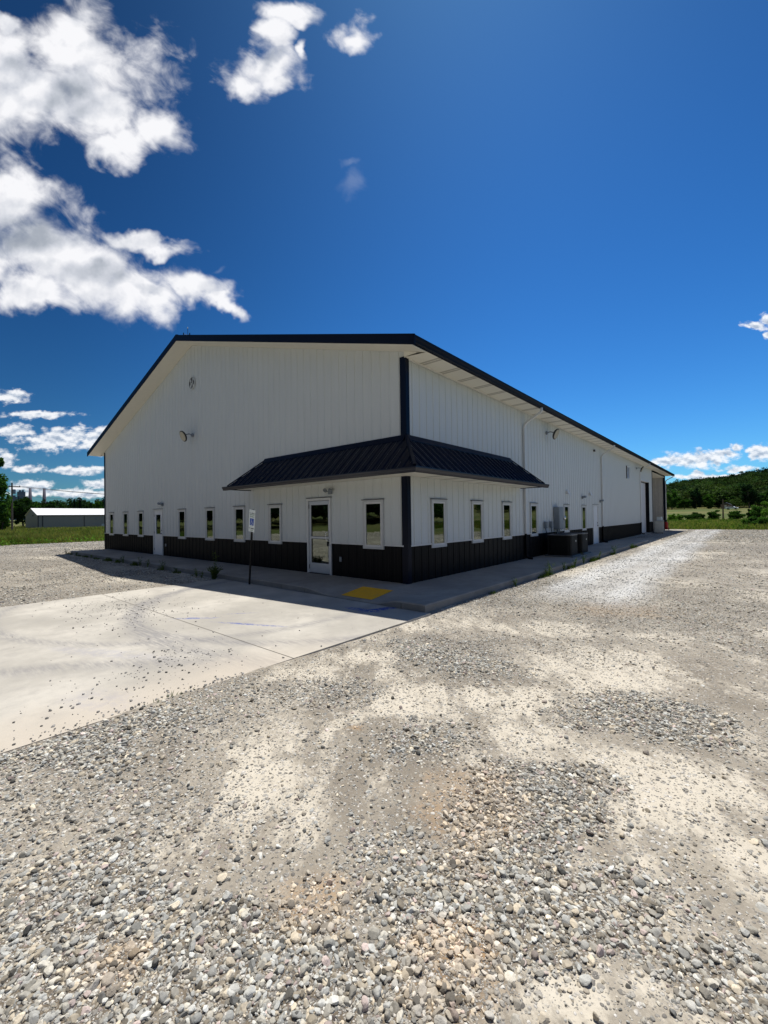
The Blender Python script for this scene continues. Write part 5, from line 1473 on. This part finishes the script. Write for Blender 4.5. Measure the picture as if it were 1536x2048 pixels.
# ------------------------------------------------------------------ leaning accessible parking sign
root = empty('parking_sign', (-3.86, -1.83, -.13)); tag(root, 'accessible parking sign on a leaning black post at the kerb by the glass door', 'sign')
LE = Euler((R(2), R(9.0), R(0))).to_matrix().to_4x4()
yawm = Matrix.Rotation(R(4), 4, 'Z')
def sgn(o, off=(0, 0, 0)):
    o.matrix_parent_inverse = Matrix.Identity(4); o.matrix_basis = LE @ yawm @ Matrix.Translation(off)
g = MB(); 
g.prism([(-.03, -.012), (-.014, -.012), (-.010, .012), (.010, .012), (.014, -.012), (.03, -.012), (.03, -.006), (.018, -.006), (.014, .018), (-.014, .018), (-.018, -.006), (-.03, -.006)], 2, 0, 1.99)
g.box(-.030, .030, -.0135, -.0122, 0, 1.5)
o = g.build('post', M['post'], root); sgn(o)
def plate_(name, z0, z1, w_, mat=M['signwhite']):
    g = MB(); g.box(-w_ / 2, w_ / 2, -.019, -.0165, z0, z1); o = g.build(name, mat, root, bevel=.001); sgn(o); return o
def text(body, size, loc, mat, parent, w_=None):
    cu = bpy.data.curves.new('txt', 'FONT'); cu.body = body; cu.size = size; cu.align_x = 'CENTER'; cu.align_y = 'CENTER'; cu.extrude = .0006
    to = bpy.data.objects.new('txt', cu); col.objects.link(to)
    dg = bpy.context.evaluated_depsgraph_get(); me_ = bpy.data.meshes.new_from_object(to.evaluated_get(dg)); bpy.data.objects.remove(to)
    me_.materials.clear(); me_.materials.append(mat)
    o = bpy.data.objects.new('lettering', me_); col.objects.link(o); o.parent = parent
    o.matrix_basis = Matrix.Translation(loc) @ Matrix.Rotation(PI / 2, 4, 'X'); return o
sp_ = plate_('sign_plate', 1.51, 1.89, .25)
g = MB(); g.box(-.078, .078, -.0205, -.0192, 1.58, 1.76); g.build('blue_field', M['signblue'], sp_)
text('RESERVED', .042, (0, -.0202, 1.855), M['signgreen'], sp_); text('PARKING', .042, (0, -.0202, 1.805), M['signgreen'], sp_)
g = MB()                                            # wheelchair symbol
T = Matrix.Translation((0, -.0208, 1.665)) @ Matrix.Rotation(PI / 2, 4, 'X')
k0 = 22
arc = [(.034 * math.cos(a), .034 * math.sin(a) - .032) for a in np.linspace(R(150), R(375), k0)]
g.tube([tuple(T @ Vector((a - .004, b_, 0))) for a, b_ in arc], .0042, 4)
g.tube([tuple(T @ Vector(p_)) for p_ in ((-.008, .048, 0), (-.006, -.008, 0), (.022, -.010, 0), (.036, -.050, 0), (.048, -.048, 0))], .0052, 4)
g.tube([tuple(T @ Vector(p_)) for p_ in ((-.006, .018, 0), (.020, .016, 0))], .0042, 4)
g.lathe([(.0095, -.001), (.0095, .001)], 12, T @ Matrix.Translation((-.008, .063, 0)))
g.build('wheelchair_symbol', M['signwhite'], sp_)
p2 = plate_('sign_plate', 1.41, 1.49, .25); text('VAN', .05, (0, -.0202, 1.45), M['signgreen'], p2)
p3 = plate_('sign_plate', 1.905, 1.985, .25)

# ------------------------------------------------------------------ condensers
def condenser(loc, label, s_=1.0):
    root = empty('air_conditioner', loc); tag(root, label, 'air conditioner', 'condenser units by the side wall')
    g = MB(); g.box(-.52, .52, -.52, .52, 0, .05); g.build('base_pad', M['acrim'], root, bevel=.01)
    def rsq(w_, r_, n=6):
        pts = []
        for cx, cy, a0 in ((w_ - r_, w_ - r_, 0), (-w_ + r_, w_ - r_, 90), (-w_ + r_, -w_ + r_, 180), (w_ - r_, -w_ + r_, 270)):
            for i in range(n + 1):
                a = R(a0 + 90 * i / n); pts.append((cx + r_ * math.cos(a), cy + r_ * math.sin(a)))
        return pts
    g = MB(); z = .06
    g.prism(rsq(.425, .13), 2, .051, .80)
    while z < .78:
        g.prism(rsq(.445, .15), 2, z, z + .010); z += .026
    g.build('cabinet', M['acdark'], root)
    g = MB()
    for sx in (-1, 1):
        for sy in (-1, 1): g.tube([(sx * .405, sy * .405, .05), (sx * .405, sy * .405, .80)], .022, 8)
    g.build('corner_post', M['acdark'], root)
    g = MB(); outer = rsq(.46, .16); n = len(outer); inner = [(.33 * math.cos(math.atan2(b_, a)), .33 * math.sin(math.atan2(b_, a))) for a, b_ in outer]
    k = len(g.v); g.v += [(a, b_, .80) for a, b_ in outer] + [(a, b_, .83) for a, b_ in outer] + [(a, b_, .835) for a, b_ in inner] + [(a, b_, .76) for a, b_ in inner]
    for i in range(n):
        j = (i + 1) % n
        for L0 in range(3): g.f.append((k + L0 * n + i, k + L0 * n + j, k + (L0 + 1) * n + j, k + (L0 + 1) * n + i)); g.m.append(0)
    g.build('top_rim', M['acrim'], root, bevel=0)
    g = MB()
    for r_ in (.08, .14, .2, .26, .32): g.tube([(r_ * math.cos(a), r_ * math.sin(a), .838) for a in np.linspace(0, 2 * PI, 25)], .004, 4)
    for i in range(8): g.tube([(.05 * math.cos(i * PI / 4), .05 * math.sin(i * PI / 4), .84), (.33 * math.cos(i * PI / 4), .33 * math.sin(i * PI / 4), .838)], .004, 4)
    g.build('fan_guard', M['gasket'], root)
    g = MB()
    for i in range(3):
        a = i * 2 * PI / 3; g.face([(.04 * math.cos(a), .04 * math.sin(a), .74), (.30 * math.cos(a - .3), .30 * math.sin(a - .3), .72), (.30 * math.cos(a + .5), .30 * math.sin(a + .5), .77), (.04 * math.cos(a + .9), .04 * math.sin(a + .9), .75)])
    g.build('fan', M['acdark'], root)
    g = MB(); g.box(.446, .450, .1, .17, .55, .61); g.build('nameplate', M['signwhite'], root)
    return root
condenser((.72, 8.93, 0), 'nearer of the two dark louvred air conditioning condensers by the side wall')
condenser((.72, 10.35, 0), 'farther dark air conditioning condenser, below the grey electrical panel')

# ------------------------------------------------------------------ things in the open bay
root = empty('storage_tote', (.36, 35.95, -.15), R(8)); tag(root, 'pale grey square plastic storage bin standing in front of the open bay', 'storage bin')
g = MB(); g.box(-.36, .36, -.40, .40, .05, 1.02); g.build('body', M['tote'], root, bevel=.04)
g = MB(); g.box(-.385, .385, -.425, .425, 1.021, 1.08); g.build('lid', M['tote'], root, bevel=.02)
g = MB(); 
for sx in (-1, 1): g.box(sx * .24 - .07, sx * .24 + .07, -.38, .38, 0, .049)
g.build('skid', M['wood'], root)
root = empty('white_box', (.42, 35.95, .932), R(-5)); tag(root, 'small white box lying on top of the grey storage bin', 'box')
g = MB(); g.box(-.19, .19, -.15, .15, 0, .32); g.build('body', M['signwhite'], root, bevel=.02)
g = MB(); g.box(-.20, .20, -.16, .16, .321, .35); g.build('lid', M['tote'], root, bevel=.01)
root = empty('wheeled_extinguisher', (.15, 42.4, -.13)); tag(root, 'red upright cylinder on a small cart beside the black end post', 'fire extinguisher')
g = MB(); g.lathe([(.10, .08), (.15, .13), (.15, .72), (.12, .80), (.05, .86)], 18); g.build('cylinder', M['red'], root, smooth=True)
g = MB(); g.lathe([(.05, .86), (.05, .93), (.02, .95), (.02, 1.0)], 10); g.tube([(0, -.02, .95), (0, -.18, 1.02)], .015, 6); g.build('valve', M['gasket'], root)
g = MB(); g.tube([(-.14, .13, .1), (-.14, .15, 1.05), (.14, .15, 1.05), (.14, .13, .1)], .013, 6); g.build('handle', M['gasket'], root)
for sx in (-1, 1):
    g = MB(); g.lathe([(.10, -.03), (.12, -.02), (.12, .02), (.10, .03)], 16, Matrix.Translation((sx * .19, .10, .12)) @ Matrix.Rotation(PI / 2, 4, 'Y')); g.build('wheel', M['rubber'], root)
root = empty('hand_truck', (-.22, 35.6, -.005), R(20)); tag(root, 'dark tangle of frame and wheels leaning left of the grey storage bin', 'hand truck')
g = MB(); g.tube([(-.16, 0, .1), (-.16, .12, .95), (.16, .12, .95), (.16, 0, .1)], .018, 6); g.tube([(-.16, .04, .4), (.16, .04, .4)], .014, 6); g.tube([(-.16, .08, .7), (.16, .08, .7)], .014, 6); g.build('frame', M['acrim'], root)
g = MB(); g.box(-.2, .2, -.22, -.005, .04, .055); g.build('toe_plate', M['acrim'], root)
for sx in (-1, 1):
    g = MB(); g.lathe([(.09, -.025), (.12, -.02), (.12, .02), (.09, .025)], 16, Matrix.Translation((sx * .2, .06, .12)) @ Matrix.Rotation(PI / 2, 4, 'Y')); g.build('wheel', M['rubber'], root)

# ------------------------------------------------------------------ distant man-made things
# tan shed with a white roof
root = empty('shed', (-113.0, 13.1, -.25)); tag(root, 'long tan metal shed with a bright white roof beyond the meadow', 'building')
SH, SR, SWd, SLn = 3.25, 1.62, 13.0, 47.0
g = MB(); g.prism([(-SWd, -.3), (0, -.3), (0, SH), (-SWd / 2, SH + SR), (-SWd, SH)], 1, 0, SLn); g.build('wall', M['kraft'], root)
g = MB()
for s_ in (0, 1):
    xe, xr = (.15, -SWd / 2) if s_ == 0 else (-SWd - .15, -SWd / 2)
    ze = SH - .02
    y = -.15
    while y < SLn + .1:
        y2 = min(y + .9, SLn + .15)
        g.prism([(xe, ze + .03), (xr, SH + SR + .05), (xr, SH + SR + .11), (xe, ze + .09)], 1, y, y2 - .012); y += .9
g.build('roof', M['whiteroof'], root)
g = MB(); g.box(.16, .26, -.15, SLn + .15, SH - .08, SH + .06); g.box(.003, .05, -.02, .18, -.3, SH - .1); g.box(.003, .06, .75, .95, -.3, SH - .1)
for y in (8.6,): g.box(.003, .06, y, y + .14, -.3, SH - .1)
g.box(-SWd * .40, -SWd * .33, -.06, -.003, SH * .95, SH * 1.04)
g.build('trim', M['bronze'], root)
g = MB(); g.box(.003, .05, 12.2, 13.1, .1, 1.1); g.build('window', M['tote'], root)
g = MB(); g.box(.003, .3, 10.9, 11.15, 2.3, 2.45); g.box(.003, .3, 13.4, 13.65, 2.1, 2.3); g.build('wall_lamp', M['grey'], root)
# utility poles
def pole(loc, h, label, arm=2.2, rz=0, wires=True, lean=0.0):
    root = empty('utility_pole', loc, rz); tag(root, label, 'utility pole')
    g = MB(); g.tube([(0, 0, -.3), (lean, 0, h)], [.17, .11], 10); g.build('pole', M['wood'], root)
    if arm:
        g = MB(); g.box(-arm / 2, arm / 2, -.06, .06, h - .75, h - .6); g.build('crossarm', M['wood'], root)
        for k in (-.9, -.3, .9):
            g = MB(); g.lathe([(.04, 0), (.07, .04), (.04, .08), (.07, .12), (.03, .18)], 8, Matrix.Translation((k * arm / 2, 0, h - .6))); g.build('insulator', M['grey'], root)
        g = MB(); g.lathe([(.02, 0), (.22, .02), (.22, .75), (.02, .8)], 12, Matrix.Translation((.28, 0, h - 1.9))); g.build('transformer', M['grey'], root)
    return root
x, y, z, h, wd = place(21, 27, 966, 96)
lp = (x, y, z + h)
pole((x, y, z), h, 'wooden utility pole with crossarm among the trees at the left edge', 2.2, R(80))
x, y, z, h, wd = place(1444.5, 1447.5, 999, 122)
pole((x, y, z), h, 'slim bare utility pole in the meadow in front of the wooded hill', 0)
lines = []
for dz_, k, nm_ in ((0, 0, 'middle wire of the upper three'), (.0, 1.0, 'rear wire of the upper three'), (-.0, -1.0, 'front wire of the upper three'), (-1.6, 0, 'lowest wire')):
    a = Vector(lp) + Vector((0, k, -.5 + dz_)); b_ = Vector((-150.0, 75.0 + k, 12.0 + dz_))
    pts = [a.lerp(b_, i / 16) - Vector((0, 0, 1.6 * 4 * (i / 16) * (1 - i / 16))) for i in range(17)]
    g = MB(); g.tube(pts, .022, 4); o = g.build('power_line', M['gasket'])
    tag(o, nm_ + ' strung from the left pole over the white roofed shed', 'power line', 'power lines above the shed')
# power plant on the horizon
def far(px, D_):
    az = math.degrees(math.atan((px - 768) / 842.26)) - 40.53; return azp(az, D_)
for (px, yt, lb) in ((60.4, 977, 'left one of the two tall smokestacks on the horizon'), (88.6, 977, 'right one of the two tall smokestacks on the horizon')):
    x, y = far(px, 1500); zt = 1.6 + 1500 * math.tan(elpx(px, yt))
    root = empty('smokestack', (x, y, 0)); tag(root, lb, 'smokestack', 'smokestacks of the far power plant')
    g = MB(); g.lathe([(6.4, 0), (2.9, zt)], 20); g.build('shaft', M['stack'], root, smooth=True)
    g = MB(); g.lathe([(3.5, 0), (3.5, 2.2)], 20, Matrix.Translation((0, 0, zt * .78))); g.build('platform', M['grey'], root)
x, y = far(42.6, 1500); zt = 1.6 + 1500 * math.tan(elpx(42.6, 984))
root = empty('boiler_house', (x, y, 0), R(8)); tag(root, 'blue grey block of the far power plant left of the smokestacks', 'building')
g = MB(); g.box(-8, 8, -6.5, 6.5, 0, zt); g.build('block', M['plant_block'], root)
for k in (-4, -1.5, 2.2, 4.5):
    g = MB(); g.box(-1.5, 1.5, k - .8, k + .8, zt, zt + 4.5); g.build('roof_vent', M['plant_block'], root)
x, y = far(27.5, 1500); zt = 1.6 + 1500 * math.tan(elpx(27.5, 994))
root = empty('conveyor_house', (x, y, 0), R(8)); tag(root, 'low grey block of the far power plant seen behind the utility pole', 'building')
g = MB(); g.box(-8, 8, -5.0, 4.5, 0, zt); g.build('block', M['plant_block'], root)
g = MB(); g.box(-6, 6, -2, 2, zt, zt + 3); g.build('roof_vent', M['plant_block'], root)
# white car in the field, and a small cabin behind
x, y, z, h, wd = place(1458.5, 1470, 1020, 250)
root = empty('parked_car', (x, y, z), R(-12)); tag(root, 'white car parked in the field at the foot of the hill', 'car')
g = MB(); g.prism([(-2.2, .35), (2.2, .35), (2.25, .75), (1.9, .95), (1.1, 1.02), (.6, 1.45), (-1.2, 1.5), (-1.9, 1.05), (-2.25, .95)], 1, -.85, .85); g.build('body', M['carwhite'], root, bevel=.05)
g = MB(); g.prism([(1.0, 1.03), (.56, 1.40), (-1.14, 1.44), (-1.7, 1.05)], 1, -.862, .862); g.build('window', M['gasket'], root)
for sx in (-1.35, 1.35):
    for sy in (-.8, .8):
        g = MB(); g.lathe([(.2, -.1), (.34, -.09), (.34, .09), (.2, .1)], 16, Matrix.Translation((sx, sy, .34)) @ Matrix.Rotation(PI / 2, 4, 'X')); g.build('wheel', M['rubber'], root)
x, y, z, h, wd = place(1448, 1457, 1014, 285)
root = empty('cabin', (x, y, z), R(-5)); tag(root, 'small brown cabin under the trees behind the far utility pole', 'building')
g = MB(); g.box(-2.0, 2.0, -2, 2, -.3, 2.2); g.build('wall', M['wood'], root)
g = MB(); g.prism([(-2.3, 2.15), (2.3, 2.15), (0, 3.3)], 1, -2.3, 2.3); g.build('roof', M['bronze'], root)
g = MB(); g.box(-.5, .4, -2.05, -2.003, 0, 1.9); g.build('door', M['tote'], root)
